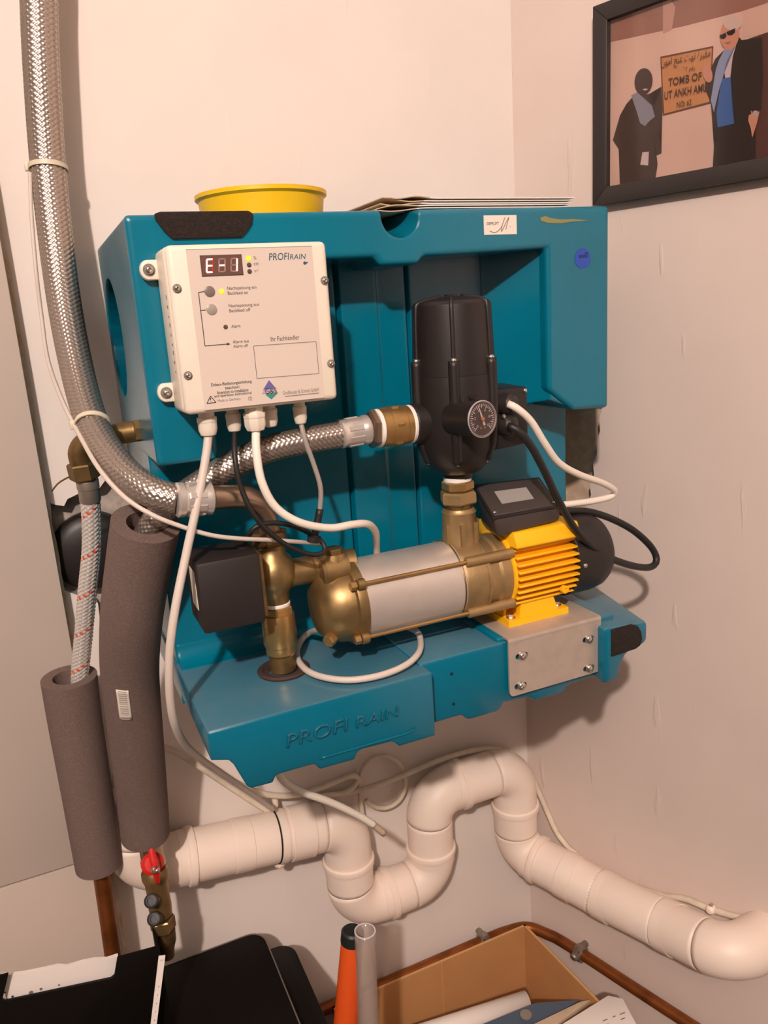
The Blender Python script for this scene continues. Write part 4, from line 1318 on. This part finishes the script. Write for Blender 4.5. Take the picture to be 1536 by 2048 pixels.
# split the run at the bend starts
pieces, cur = [], []
starts = [m_[0] for m_ in marks]
pa = np.array(path)
idx = [0]
for m_ in marks:
    k = int(np.argmin(np.linalg.norm(pa - m_[0], axis=1)))
    idx.append(k)
idx.append(len(pa) - 1)
for i, (a, b) in enumerate(zip(idx, idx[1:])):
    seg_pts = pa[a:b + 1]
    if len(seg_pts) < 2: continue
    d = np.r_[0, np.cumsum(np.linalg.norm(np.diff(seg_pts, axis=0), axis=1))]
    if d[-1] < .004: continue
    ss = np.linspace(0, d[-1], max(3, int(d[-1] / .006)))
    sp = np.array([[np.interp(v, d, seg_pts[:, k]) for k in range(3)] for v in ss])
    v_, f_ = tube_data(sp, np.full(len(sp), RP), 44, True)
    o = mesh('straight_pipe' if i in (0,) else 'bend', v_.tolist(), f_, WPIPE, dr, True)
def ring(ctr, axis, r=RP * 1.09, L=.022, m=WPIPE, nm='socket_ring'):
    axis = np.array(axis, float); axis /= np.linalg.norm(axis)
    lathe(nm, [(RP - .002, -L * .9), (r - .003, -L * .85), (r - .003, -L * .25), (r, -L * .15), (r + .001, L * .15), (r, L * .35), (r - .004, L * .42), (RP - .002, L * .5)], ctr, axis, m, dr, 44)
def along(px, py):                      # nearest point of the run to a place seen in the photo
    v = pa - CAM
    dd = np.hypot(768 + FPX * (v @ RT) / (v @ _f) - px, 1024 - FPX * (v @ UP) / (v @ _f) - py)
    return int(np.argmin(dd))
dd = np.r_[0, np.cumsum(np.linalg.norm(np.diff(pa, axis=0), axis=1))]
dense = np.linspace(0, dd[-1], 1200)
pa2 = np.array([[np.interp(v, dd, pa[:, k]) for k in range(3)] for v in dense])
pa = pa2
for px, py, sc in ((378, 1716, 1), (697, 1722, -1), (775, 1786, 1), (862, 1697, 1), (917, 1567, 1), (1030, 1612, -1), (1072, 1722, 1)):
    k = along(px, py)
    k = max(2, min(len(pa) - 3, k))
    ring(pa[k], (pa[k + 2] - pa[k - 2]) * sc)
for px, py in ((1125, 1743), (1200, 1786), (1327, 1848)):
    k = along(px, py)
    ax_ = pa[k + 2] - pa[k - 2]; ax_ /= np.linalg.norm(ax_)
    if px == 1195:
        k0_ = along(1122, 1742); L_ = float(np.linalg.norm(pa[k] - pa[k0_]))
        lathe('slip_coupling', [(RP, -.001), (RP + .0035, 0), (RP + .0035, L_), (RP, L_ + .001)], pa[k0_], ax_, WPIPE, dr, 44)
    else:
        lathe('pipe_joint', [(RP, -.001), (RP + .0018, 0), (RP + .0018, .030), (RP, .031)], pa[k], ax_, WPIPE, dr, 44)
# clamp around the left run
k = along(552, 1676)
ax_ = pa[k + 2] - pa[k - 2]; ax_ /= np.linalg.norm(ax_)
lathe('clamp_band', [(RP, 0), (RP + .0022, .0005), (RP + .0022, .014), (RP, .0145)], pa[k], ax_, WPIPE, dr, 44)
lathe('clamp_gap', [(RP + .0004, 0), (RP + .0012, .0005), (RP + .0012, .0022), (RP, .0026)], pa[k] - ax_ * .0026, ax_, DARK, dr, 44)
lathe('clamp_screw', [(.010, 0), (.009, .004), (.004, .008), (0, .008)], P(560, 1727, YD - .012), (.1, -1, -.4), WPIPE, dr, 14)
lathe('pipe_joint', [(RP, -.001), (RP + .003, 0), (RP + .003, .04), (RP, .041)], pa[along(578, 1670)], ax_, WPIPE, dr, 44)
lathe('pipe_joint', [(RP, -.001), (RP + .0012, 0), (RP + .0012, .03), (RP, .031)], pa[along(465, 1697)], ax_, WPIPE, dr, 44)

# ================================================================== LOW CABLES
cable('cream_cable', [P(318, 1492, -.05), P(360, 1508, -.04), P(410, 1540, -.035), P(470, 1580, -.03), P(520, 1612, -.03), P(540, 1622, -.03), P(551, 1612, -.03), P(549, 1596, -.025)], .0055, CREAM,
      'cream cable sloping down the wall to the left end of the clamp')
cable('cream_cable', [P(400, 1520, -.06), P(470, 1565, -.05), P(530, 1588, -.04), P(590, 1590, -.03), P(650, 1572, -.025), P(700, 1552, -.02), P(716, 1560, -.02), P(690, 1585, -.02), P(640, 1592, -.02)], .0055, CREAM,
      'cream cable curving behind the base foot and doubling back on the wall')
t = cable('loose_cable', [P(556, 1540, -.30), P(566, 1560, -.30), P(600, 1582, -.295), P(660, 1604, -.285), P(715, 1630, -.275), P(748, 1650, -.27)], .0056, WHITEC,
          'loose cable hanging from under the base with a bare cut end')
tube('bare_end', [P(745, 1648, -.27), P(768, 1667, -.268)], .0052, PAPERB, t, 10)
lp = [P(765 + 46 * math.cos(a), 1564 + 52 * math.sin(a), -.016 - .004 * (k % 2)) for k, a in enumerate(np.linspace(math.pi * .55, math.pi * 2.62, 22))]
cable('cable_loop', [P(728, 1650, -.02), P(722, 1610, -.018)] + [P(765 + 46 * math.cos(a), 1564 + 52 * math.sin(a), -.012 - .014 * (k / 22)) for k, a in enumerate(np.linspace(math.pi * .95, math.pi * 2.75, 20))], .0048, CREAM,
      'cream cable lying in a round loop on the wall under the base')
cable('cream_cable', [P(640, 1600, -.012), P(700, 1585, -.012), P(760, 1568, -.03), P(820, 1545, -.03), P(880, 1520, -.03), P(940, 1502, -.03), P(990, 1498, -.028), P(1030, 1510, -.024), P(1055, 1540, -.02), P(1076, 1580, -.018), P(1095, 1628, -.016)], .0055, CREAM,
      'cream cable running up over the top bend of the drain pipe')
cable('wall_cable', [PW(1040, 1515, .012), PW(1062, 1552, .010), PW(1078, 1585, .008), PW(1098, 1632, .007), PW(1120, 1675, .007), PW(1160, 1715, .006), PW(1240, 1760, .006), PW(1320, 1790, .006), PW(1370, 1798, .006), PW(1420, 1818, .006), PW(1480, 1835, .006), PW(1560, 1850, .006), PW(1700, 1890, .006)], .0058, CREAM,
      'cream cable clipped along the right wall above the drain pipe')
q_ = PW(1424, 1816, .004)
ck = thing('cable_clip', q_, 'small white cable clip on the right wall above the drain pipe', 'clip')
lathe('clip', [(.0085, 0), (.0085, .008), (.005, .012), (0, .013)], q_, WN, WPIPE, ck, 14)
lathe('nail', [(.003, 0), (.003, .006), (.004, .0065), (0, .008)], q_ + np.array([0, 0, .008]), WN, SCREW, ck, 10)
# looped cable lying on the base under the pump
zz = 1.1255
cable('looped_cable', [P(700, 1240, -.31), P(650, 1256, -.345), PZ(618, 1266, 1.135), PZ(600, 1285, zz), PZ(594, 1312, zz), PZ(610, 1338, zz), PZ(645, 1354, zz), PZ(700, 1360, zz), PZ(760, 1351, zz), PZ(810, 1331, zz + .002), PZ(837, 1306, zz + .004), PZ(841, 1280, zz + .004), P(832, 1262, -.36), P(800, 1250, -.32)], .0042, GREYW,
      'pale grey cable lying in a loop on the base below the pump shell')

# ================================================================== COPPER PIPE NEAR THE FLOOR
cz = .236
cop = thing('heating_pipe', (.6, -.02, cz), 'copper pipe running round the corner just above the cardboard box', 'pipe')
cpts = [np.array([.0, -.022, cz]), np.array([.30, -.022, cz]), np.array([.55, -.022, cz]), np.array([.70, -.022, cz + .001])]
k1, k2 = W(.045, cz, .022), W(.12, cz - .001, .022)
cpts += [np.array([.755, -.024, cz + .001]), np.array([.800, -.034, cz]), k1 + np.array([0, -.02, 0]), k2, W(.35, cz - .004, .022), W(.8, cz - .008, .022), W(1.3, cz - .01, .022)]
tube('pipe', cpts, .0115, COPPER, cop, 18)
for ctr, ax_, wallv in ((np.array([float(P(966, 1855, -.022)[0]), -.022, cz]), np.array([1.0, 0, 0]), np.array([0, -1.0, 0])), (None, WD, WN)):
    if ctr is None:
        u_c = WUV(1160, 1898, .022)[0]
        ctr = W(u_c, cz - .002, .022)
    c = lathe('pipe_clip', [(.0115, 0), (.0165, .0005), (.0165, .018), (.0115, .0185)], ctr - ax_ * .009, ax_, CLIP, cop, 20)
    lathe('clip_screw', [(.0085, 0), (.0085, .008), (.0055, .012), (0, .012)], ctr + np.array([0, 0, .013]) + wallv * .004, wallv + np.array([0, 0, .6]), CLIP, c, 8)
    lathe('clip_screw', [(.0085, 0), (.0085, .008), (.0055, .012), (0, .012)], ctr + np.array([0, 0, .004]) + wallv * .013, wallv, CLIP, c, 8)
    lathe('clip_stud', [(.009, 0), (.007, .022)], ctr + np.array([0, 0, .010]), -wallv, CLIP, c, 8)

# ================================================================== FLOOR CLUTTER
# open cardboard box
zb_ = .27
B0 = P(1050, 1848, -.055); B1 = P(760, 1966, -.055)
zb_ = float(B0[2])
bl = float(PZ(1190, 1992, zb_)[1])
cbx = thing('cardboard_box', (.62, -.18, 0.0), 'open brown cardboard box in the corner below the drain pipe', 'box')
xr0 = float(B0[0]); Rg = PZ(1190, 1992, zb_)
sl = (Rg - np.array([xr0, -.055, zb_])); sl = sl / abs(sl[1])
y2 = -.34
R2 = np.array([xr0, -.055, zb_]) + sl * (.34 - .055)
xl0 = .34
th = .005
def wallq(nm, a, b, n, z0, z1):
    a, b, n = np.array(a), np.array(b), np.array(n)
    pts = [np.array([*q_[:2], z0]) for q_ in (a, b, b + n, a + n)] + [np.array([*q_[:2], z1]) for q_ in (a, b, b + n, a + n)]
    o = hexa(nm, pts, [CARD, CARDE], cbx)
    for p in o.data.polygons:
        if p.normal.z > .8: p.material_index = 1
    return o
wallq('back_side', (xl0, -.055, 0), (xr0, -.055, 0), (0, -th, 0), 0.001, zb_)
wallq('right_side', (xr0, -.055, 0), (R2[0], R2[1], 0), (-th, 0, 0), 0.001, zb_)
wallq('left_side', (xl0, -.055, 0), (xl0, y2, 0), (th, 0, 0), 0.001, zb_)
wallq('front_side', (xl0, y2, 0), (R2[0], R2[1], 0), (0, th, 0), 0.001, zb_)
hexa('box_bottom', boxpts((xl0 + th, y2 + th, .001), (xr0 - th, -.06, .006)), CARD, cbx)
xm_ = float(P(882, 1915, -.06)[0])
box('box_seam', (xm_ - .0008, -.0606, .05), (xm_ + .0008, -.0598, zb_ - .001), CARDE, cbx)
# contents: rolled paper, blue magazine, two white leaflet packs
zc = zb_ - .03
ra, rb_ = PZ(1055, 2002, zb_ - .045), PZ(880, 2062, zb_ - .045)
ro = thing('paper_roll', (ra + rb_) / 2, 'rolled white paper lying in the cardboard box', 'paper')
dd_ = rb_ - ra; L_ = float(np.linalg.norm(dd_)) + .15
bm = bmesh.new()
a, u, v = frame_of(dd_)
o0 = Vector(tuple(ra))
rows = []
for k in range(60):
    an = 2 * math.pi * k / 30
    r_ = .012 + .010 * k / 60
    d = u * math.cos(an) + v * math.sin(an)
    rows.append([bm.verts.new(o0 + d * r_), bm.verts.new(o0 + a * L_ + d * r_ * 1.25)])
for p_, q2 in zip(rows, rows[1:]):
    bm.faces.new((p_[0], q2[0], q2[1], p_[1]))
rl = bm_obj('roll', bm, PAPER, ro, smooth=True)
md = rl.modifiers.new('s', 'SOLIDIFY'); md.thickness = .0006
# blue magazine, leaning on the box contents
mz = zb_ - .02
mq = [PZ(1070, 2006, mz), PZ(1160, 2000, mz), PZ(1010, 2085, mz - .02), PZ(900, 2075, mz - .02)]
mg = thing('magazine', sum(mq) / 4, 'blue-grey magazine with oval emblem in the cardboard box', 'magazine')
hexa('cover', [q_ - np.array([0, 0, .006]) for q_ in mq] + mq, BLUEM, mg)
hexa('pages', [q_ - np.array([0, 0, .011]) + np.array([.001, .001, 0]) for q_ in mq] + [q_ - np.array([0, 0, .0062]) + np.array([.001, .001, 0]) for q_ in mq], PAPER, mg)
mc = PZ(1052, 2030, mz - .004)
lathe('emblem', [(.011, 0), (.011, .003)], mc + np.array([0, 0, -.001]), (0, 0, 1), mat('emblem_grey', '8d8478', .5), mg, 20)
mb = thing('leaflet_pack', PZ(1210, 2010, zb_), 'upright white leaflet pack with small print sticking out of the box', 'leaflet')
lq = [PZ(1225, 1985, zb_ + .012), PZ(1247, 1996, zb_ + .012), PZ(1290, 2075, zb_ + .0), PZ(1060, 2085, zb_ - .005)]
lq = [PZ(1216, 1990, zb_ + .014), PZ(1246, 1997, zb_ + .016), PZ(1285, 2070, zb_ + .01), PZ(1075, 2078, zb_ + .004)]
hexa('pack', [q_ - np.array([0, 0, .012]) for q_ in lq] + lq, PAPER, mb, .0015)
ed = lq[1] - lq[0]
dirx = (lq[1] - lq[3]); dirx[2] = 0; dirx /= np.linalg.norm(dirx)
diry = np.cross([0, 0, 1.0], dirx)
for px, py, wl in ((1206, 2044, .010), (1240, 2031, .011), (1242, 2041, .009), (1210, 2053, .008), (1226, 2036, .006)):
    q_ = PZ(px, py, zb_ + .0125) + np.array([0, 0, .0012])
    hexa('print_line', [q_ + dirx * a_ + diry * b_ + np.array([0, 0, c_]) for c_ in (0, .0004) for a_, b_ in ((0, 0), (wl, 0), (wl, .0014), (0, .0014))], INKL, mb)
lp2 = thing('leaflet_pack', PZ(1150, 2020, zb_ - .01), 'flat grey-edged leaflet pack lying between magazine and upright pack', 'leaflet')
lq2 = [PZ(1160, 2003, zb_ - .006), PZ(1180, 1999, zb_ - .005), PZ(1070, 2080, zb_ - .012), PZ(1000, 2080, zb_ - .014)]
hexa('pack', [q_ - np.array([0, 0, .012]) for q_ in lq2] + lq2, PAPERB, lp2, .001)

# clear plastic tube and orange tube standing in front of the box
tt = P(730, 1862, -.34); tbm = P(737, 2060, -.34)
tdir = tt - tbm; tdir /= np.linalg.norm(tdir)
kf = (tt[2] - .001) / tdir[2]
tfoot = tt - tdir * kf
ct = thing('clear_tube', tfoot, 'clear plastic tube standing beside the orange one', 'tube')
rt_ = 24.5 * .00064 * .98
s = spline([list(tfoot) + [rt_], list(tt) + [rt_]], .02)
v0_, f0_ = tube_data(s[:, :3], s[:, 3], 36, False)
v1_, f1_ = tube_data(s[:, :3], np.full(len(s), rt_ * .9), 36, False)
n = len(v0_)
F_ = list(f0_) + [tuple(i + n for i in f)[::-1] for f in f1_]
for e in (0, (len(s) - 1) * 36):
    for k in range(36):
        F_.append((e + k, e + (k + 1) % 36, n + e + (k + 1) % 36, n + e + k))
mesh('tube', np.vstack([v0_, v1_]).tolist(), F_, CLEARP, ct, True)
lathe('rim', [(rt_ * .9, 0), (rt_ * 1.02, 0), (rt_ * 1.02, .0015), (rt_ * .9, .0015)], tt - tdir * .0008, tdir, GAUGEW, ct, 36, ring=True)
ot = P(705, 1870, -.285); ob = P(690, 2060, -.285)
od = ot - ob; od /= np.linalg.norm(od)
ofoot = ot - od * ((ot[2] - .001) / od[2])
orr = thing('orange_tube', ofoot, 'orange plastic tube with dark cap standing behind the clear tube', 'tube')
oL = float(np.linalg.norm(ot - ofoot))
ro_ = .0185
lathe('tube', [(ro_ * 1.25, 0), (ro_ * 1.05, oL * .7), (ro_ * .92, oL - .012), (ro_ * .9, oL - .011)], ofoot, od, ORANGE, orr, 32)
lathe('cap', [(ro_ * .95, 0), (ro_ * .98, .003), (ro_ * .96, .018), (ro_ * .8, .021), (0, .0215)], ofoot + od * (oL - .012), od, CAPG, orr, 32)

# black boxes and papers at the lower left
zk = .50
K0 = PZ(515, 1868, zk); K1 = PZ(330, 1925, zk); K2 = PZ(600, 2065, zk)
yk0 = float((K0[1] + K1[1]) / 2); xk1 = float((K2[0] + K0[0]) / 2) + .008
def rounded(x0, x1, y0, y1, r, n=8):
    out = []
    for cx_, cy_, a0 in ((x1 - r, y1 - r, 0), (x0 + r, y1 - r, 90), (x0 + r, y0 + r, 180), (x1 - r, y0 + r, 270)):
        for k in range(n + 1):
            a_ = math.radians(a0 + 90 * k / n)
            out.append((cx_ + r * math.cos(a_), cy_ + r * math.sin(a_)))
    return out
bk = thing('storage_case', (.1, yk0 - .14, zk - .021), 'flat black case with rounded silver-rimmed top lying on a larger black case', 'case')
lpr = rounded(-.10, xk1, yk0 - .30, yk0, .030)
lpi = rounded(-.0985, xk1 - .0022, yk0 - .2985, yk0 - .0022, .0285)
prism('case_body', [(x, y, zk - .021) for x, y in lpr], [(x, y, zk - .004) for x, y in lpr], CASE, bk)
bm = bmesh.new()
A_ = [bm.verts.new((x, y, zk - .004)) for x, y in lpr]; B_ = [bm.verts.new((x, y, zk + .001)) for x, y in lpr]
C_ = [bm.verts.new((x, y, zk + .001)) for x, y in lpi]; D_ = [bm.verts.new((x, y, zk - .004)) for x, y in lpi]
for k in range(len(lpr)):
    k2 = (k + 1) % len(lpr)
    for p_, q2 in ((A_, B_), (B_, C_), (C_, D_), (D_, A_)):
        bm.faces.new((p_[k], p_[k2], q2[k2], q2[k]))
bm_obj('silver_rim', bm, RIM, bk, angle=40)
prism('top_panel', [(x, y, zk - .004) for x, y in lpi], [(x, y, zk) for x, y in lpi], CASE, bk)
zk2 = zk - .022
J0 = PZ(575, 1884, zk2); J1 = PZ(622, 1960, zk2)
bk2 = thing('storage_case', (.15, float(J0[1]) - .15, 0), 'plain black case with wide lid underneath the silver-rimmed one, showing at its right', 'case')
lp = rounded(-.06, float(J1[0]) - .003, float(J0[1]) - .30, float(J0[1]), .030)
lb = rounded(-.055, .188, float(J0[1]) - .29, float(J0[1]) - .01, .025)
prism('case_body', [(x, y, .001) for x, y in lb], [(x, y, zk2 - .012) for x, y in lb], CASE, bk2)
prism('case_lid', [(x, y, zk2 - .0115) for x, y in lp], [(x, y, zk2) for x, y in lp], CASE, bk2, .002)
# black file holder with notch, white sheets inside it
yh = -.20
hx = [P(-70, 1985, yh), P(0, 1967, yh), P(17, 1948, yh), P(5, 2001, yh), P(228, 1958, yh), P(233, 1918, yh), P(318, 1890, yh), P(318, 2060, yh)]
fh = thing('file_holder', (.0, yh, .45), 'black file holder with cut-out front edge at bottom left', 'file holder')
poly = [P(-90, 1975, yh), P(17, 1948, yh), P(5, 1999, yh), P(12, 2002, yh), P(222, 1957, yh), P(229, 1951, yh), P(235, 1916, yh), P(316, 1894, yh)]
z_low = float(P(318, 2060, yh)[2]) - .06
z_low = zk + .0015                    # stands on the rimmed case
poly = [(float(q_[0]), float(q_[2])) for q_ in poly]
poly = poly + [(poly[-1][0] + .002, z_low), (poly[0][0], z_low)]
prism_y('front_plate', poly, yh, yh + .004, CASE, fh, .0006)
box('base_tray', (poly[0][0], yh + .0005, z_low), (poly[-2][0], yh + .07, z_low + .004), CASE, fh, .001)
box('side_plate', (poly[-2][0] - .004, yh + .003, z_low), (poly[-2][0], yh + .07, float(P(314, 1897, yh)[2]) - .006), CASE, fh, .0006)
fh.location.z = z_low
WORLD[fh.name] = Vector(fh.location)
for ch in fh.children: ch.matrix_parent_inverse = Matrix.Translation(-WORLD[fh.name])
ys = yh + .012
sp_ = [P(x, y, ys) for x, y in ((2, 1952), (45, 1948), (80, 1941), (115, 1933), (135, 1934), (165, 1925), (190, 1920), (215, 1919), (236, 1912))]
ws = thing('paper_sheet', (float(sp_[4][0]), ys, z_low + .0045), 'white printed sheets standing in the black file holder', 'paper')
lp = [(float(q_[0]), float(q_[2])) for q_ in sp_]
lp = lp + [(lp[-1][0] + .002, z_low + .0045), (lp[0][0], z_low + .0045)]
prism_y('sheet', lp, ys, ys + .006, PAPER, ws)
for k, (px, py, mm, wpx) in enumerate(((10, 1985, RED, 5), (25, 1993, INKB, 6), (62, 1985, INKL, 10), (82, 1978, INKL, 7), (118, 1970, INKL, 5))):
    q_ = P(px, py, ys - .0003)
    bm = bmesh.new()
    add_lathe(bm, cyl(wpx * .0003, .0003), q_, (0, -1, 0), 8)
    bm_obj('print_mark', bm, mm, ws)

# white perforated strip hanging over the case edge
s0, s1_ = P(324, 1911, yh - .012), P(304, 2075, yh - .03)
st = thing('plastic_strip', s1_, 'white perforated plastic strip with a rivet lying on the black file holder', 'strip')
dd_ = s1_ - s0; dd_ /= np.linalg.norm(dd_)
wv = np.cross(dd_, [0, 1.0, 0]); wv /= np.linalg.norm(wv)
hw = .0048
L_ = float(np.linalg.norm(s1_ - s0)) + .02
nv = np.cross(dd_, wv)
lp0 = [s0 + wv * hw, s0 - wv * hw, s0 - wv * hw * .9 + dd_ * L_, s0 + wv * hw * .9 + dd_ * L_]
hexa('strip', [q_ - nv * .0007 for q_ in lp0] + [q_ + nv * .0007 for q_ in lp0], PAPER, st)
fw = nv if nv[1] < 0 else -nv
lathe('rivet', [(.0022, 0), (.0022, .0006), (.001, .001), (0, .001)], s0 + dd_ * .006 + fw * .0007, fw, GAUGEW, st, 14)
for k in range(5):
    lathe('perforation', [(.0007, 0), (.0007, .0002)], s0 + dd_ * (.046 + .0125 * k) + fw * .0007 + wv * .0005, fw, INK, st, 8)

# ================================================================== PICTURE FRAME
OFF = .022
def fq(X, Y_): return (1150 + X / 3.98, Y_ / 3.98)
u0, zt0 = WUV(1183, 14, OFF); u1b, zb0 = WUV(1187, 411, OFF)
u0 = (u0 + u1b) / 2
Wd, Ht = (zt0 - zb0) * 1.42, zt0 - zb0
fr = thing('picture_frame', W(u0 + Wd / 2, zb0, .0), 'black framed photograph of two men beside a tomb sign on the right wall', 'picture')
bw = float(WUV(1213, 200, OFF)[0] - u0)
def fbar(a, b, c, d):
    pts = [W(u, z, .002) for u, z in (a, b, c, d)] + [W(u, z, OFF) for u, z in (a, b, c, d)]
    hexa('frame_bar', pts, FRAME, fr, .0012)
ua, ub, za, zb2 = u0, u0 + Wd, zb0, zt0
bh = bw * 1.0
fbar((ua, za), (ua, zb2), (ua + bw, zb2 - bw), (ua + bw, za + bw))
fbar((ua, za), (ua + bw, za + bw), (ub - bw, za + bw), (ub, za))
fbar((ub, za), (ub - bw, za + bw), (ub - bw, zb2 - bw), (ub, zb2))
fbar((ua, zb2), (ub, zb2), (ub - bw, zb2 - bw), (ua + bw, zb2 - bw))
PO = .011
iu0, iu1, iz0, iz1 = ua + bw * .9, ub - bw * .9, za + bw * .9, zb2 - bw * .9
ph = hexa('photograph', [W(u, z, PO - .002) for u, z in ((iu0, iz0), (iu1, iz0), (iu1, iz1), (iu0, iz1))] + [W(u, z, PO) for u, z in ((iu0, iz0), (iu1, iz0), (iu1, iz1), (iu0, iz1))], mat('photo_paper', 'e6c9bc', 0.5, var=.08, vscale=14), fr)
hexa('glass', [W(u, z, OFF - .006) for u, z in ((iu0, iz0), (iu1, iz0), (iu1, iz1), (iu0, iz1))] + [W(u, z, OFF - .005) for u, z in ((iu0, iz0), (iu1, iz0), (iu1, iz1), (iu0, iz1))], GLASS, fr)
_lay = [0]
def clip_poly(p):
    out = p
    for ax_, lim, sgn in ((0, iu0 + bw * .11, 1), (0, iu1 - bw * .11, -1), (1, iz0 + bw * .11, 1), (1, iz1 - bw * .11, -1)):
        res = []
        for i in range(len(out)):
            a, b = out[i], out[(i + 1) % len(out)]
            ia, ib = (a[ax_] - lim) * sgn >= 0, (b[ax_] - lim) * sgn >= 0
            if ia: res.append(a)
            if ia != ib:
                t = (lim - a[ax_]) / (b[ax_] - a[ax_])
                res.append((a[0] + (b[0] - a[0]) * t, a[1] + (b[1] - a[1]) * t))
        out = res
        if not out: break
    return out
_pm = {}
def pp(pts, color, nm):
    _lay[0] += 1
    uv = clip_poly([WUV(*fq(x, y), PO) for x, y in pts])
    if len(uv) < 3: return
    if color not in _pm: _pm[color] = mat('print_' + color, color, 0.5)
    bm = bmesh.new()
    bm.faces.new([bm.verts.new(tuple(W(u, z, PO + .00012 * _lay[0]))) for u, z in uv])
    bmesh.ops.triangulate(bm, faces=bm.faces)
    me_o = bm_obj(nm, bm, _pm[color], ph)
    return me_o
def el(cx_, cy_, rx, ry, n=20, rot=0.0):
    return [(cx_ + rx * math.cos(a) * math.cos(rot) - ry * math.sin(a) * math.sin(rot), cy_ + rx * math.cos(a) * math.sin(rot) + ry * math.sin(a) * math.cos(rot)) for a in np.linspace(0, 2 * math.pi, n, endpoint=False)]
pp([(200, 180), (700, -20), (1700, -400), (1700, -60), (1540, 20), (1330, 90), (860, 210), (240, 345)], '9f7468', 'printed_backdrop')
pp([(700, 20), (760, -10), (800, 60), (770, 240), (700, 270)], 'c8a093', 'printed_backdrop')
pp([(1335, 95), (1560, 15), (1700, -40), (1700, 240), (1335, 300)], 'dcbcae', 'printed_backdrop')
pp([(1380, 310), (1700, 200), (1700, 1300), (1430, 1330)], '5a3a36', 'printed_backdrop')
pp([(680, 452), (1103, 366), (1082, 824), (702, 922)], '6a4030', 'printed_sign_border')
pp([(690, 466), (1092, 384), (1072, 810), (712, 906)], 'cf9562', 'printed_sign')
pp([(480, 750), (410, 830), (360, 920), (303, 1115), (350, 1190), (360, 1500), (640, 1440), (660, 1310), (640, 1240), (690, 1220), (680, 1130), (650, 1080), (695, 960), (700, 880), (690, 690), (660, 780), (630, 850), (590, 750)], '41332f', 'printed_figure')
pp(el(548, 650, 72, 108, rot=.1), '40302c', 'printed_head')
pp(el(562, 713, 20, 7, 10, -.1), 'd8c8c0', 'printed_smile')
pp([(450, 760), (500, 735), (560, 790), (615, 840), (640, 930), (600, 960), (560, 1005), (520, 980), (495, 890)], '8d93a8', 'printed_scarf')
pp([(540, 1213), (592, 1208), (586, 1318), (523, 1312)], 'd9cdd0', 'printed_badge')
pp([(1120, 470), (1190, 400), (1300, 285), (1330, 320), (1490, 300), (1500, 620), (1485, 870), (1400, 880), (1440, 1000), (1440, 1300), (1100, 1330), (1110, 1170), (1140, 1060), (1095, 940), (1085, 820), (1035, 700), (1045, 640)], '2b2220', 'printed_figure')
pp([(1190, 390), (1290, 350), (1260, 450), (1240, 620), (1200, 620), (1190, 560)], 'd5c6cc', 'printed_tee')
pp([(1180, 625), (1243, 615), (1255, 900), (1272, 985), (1140, 1015), (1130, 900), (1160, 700)], '3f6db4', 'printed_shirt')
pp([(1195, 395), (1150, 480), (1125, 560), (1085, 800), (1110, 895), (1150, 720), (1190, 590), (1205, 500), (1290, 345), (1245, 400)], '93a6cc', 'printed_scarf')
pp(el(1236, 275, 76, 125, 24, .08), 'd39a84', 'printed_head')
pp(el(1255, 185, 72, 58, 20, .2), 'd8c4bd', 'printed_hair')
pp([(1155, 285), (1205, 262), (1212, 290), (1195, 312), (1168, 312)], '1d1716', 'printed_glasses')
pp([(1210, 258), (1282, 226), (1278, 262), (1252, 284), (1222, 282)], '1d1716', 'printed_glasses')
pp([(1195, 342), (1250, 330), (1225, 352)], 'b5705f', 'printed_mouth')
pp(el(1062, 590, 38, 70, 16, -.2), 'cf9484', 'printed_hand')
pp([(1390, 920), (1430, 895), (1475, 890), (1455, 980), (1430, 1060), (1418, 1098), (1405, 1020), (1385, 960)], 'd39a80', 'printed_hand')
pp(el(1443, 905, 24, 24, 14), 'b9b0ac', 'printed_watch')
def pw(body, X0, Y0, X1, hX, color='4a2c20', rise=.2, bold=0.0):
    a_ = WUV(*fq(X0, Y0), PO); b_ = WUV(*fq(X1, Y0 - (X1 - X0) * rise), PO)
    if color not in _pm: _pm[color] = mat('print_' + color, color, 0.5)
    _lay[0] += 1
    off = PO + .00012 * _lay[0]
    h_ = hX / 3.98 * .00066
    ez = np.array([0, 0, 1.0])
    o_ = W(a_[0], a_[1], off)
    e_ = W(b_[0], b_[1], off) - o_
    L_ = float(np.linalg.norm(e_))
    return write('printed_lettering', body, o_, e_ / L_, ez, L_, h_, _pm[color], ph, depth=0, bold=bold)
pw('TOMB OF', 750, 690, 1015, 62, bold=.01)
pw('UT ANKH AMU', 720, 795, 1060, 64, bold=.01)
pw('NO: 62', 818, 860, 935, 46, bold=.01)
pw('\ufee5\ufeee\ufee3\ufe81 \ufea6\ufee8\ufecb \ufe96\ufeee\ufe97 \ufe93\ufeae\ufe92\ufed8\ufee3', 695, 560, 1085, 100)
pw('\u0666\u0662 \ufee2\ufed7\ufead', 870, 590, 965, 50)
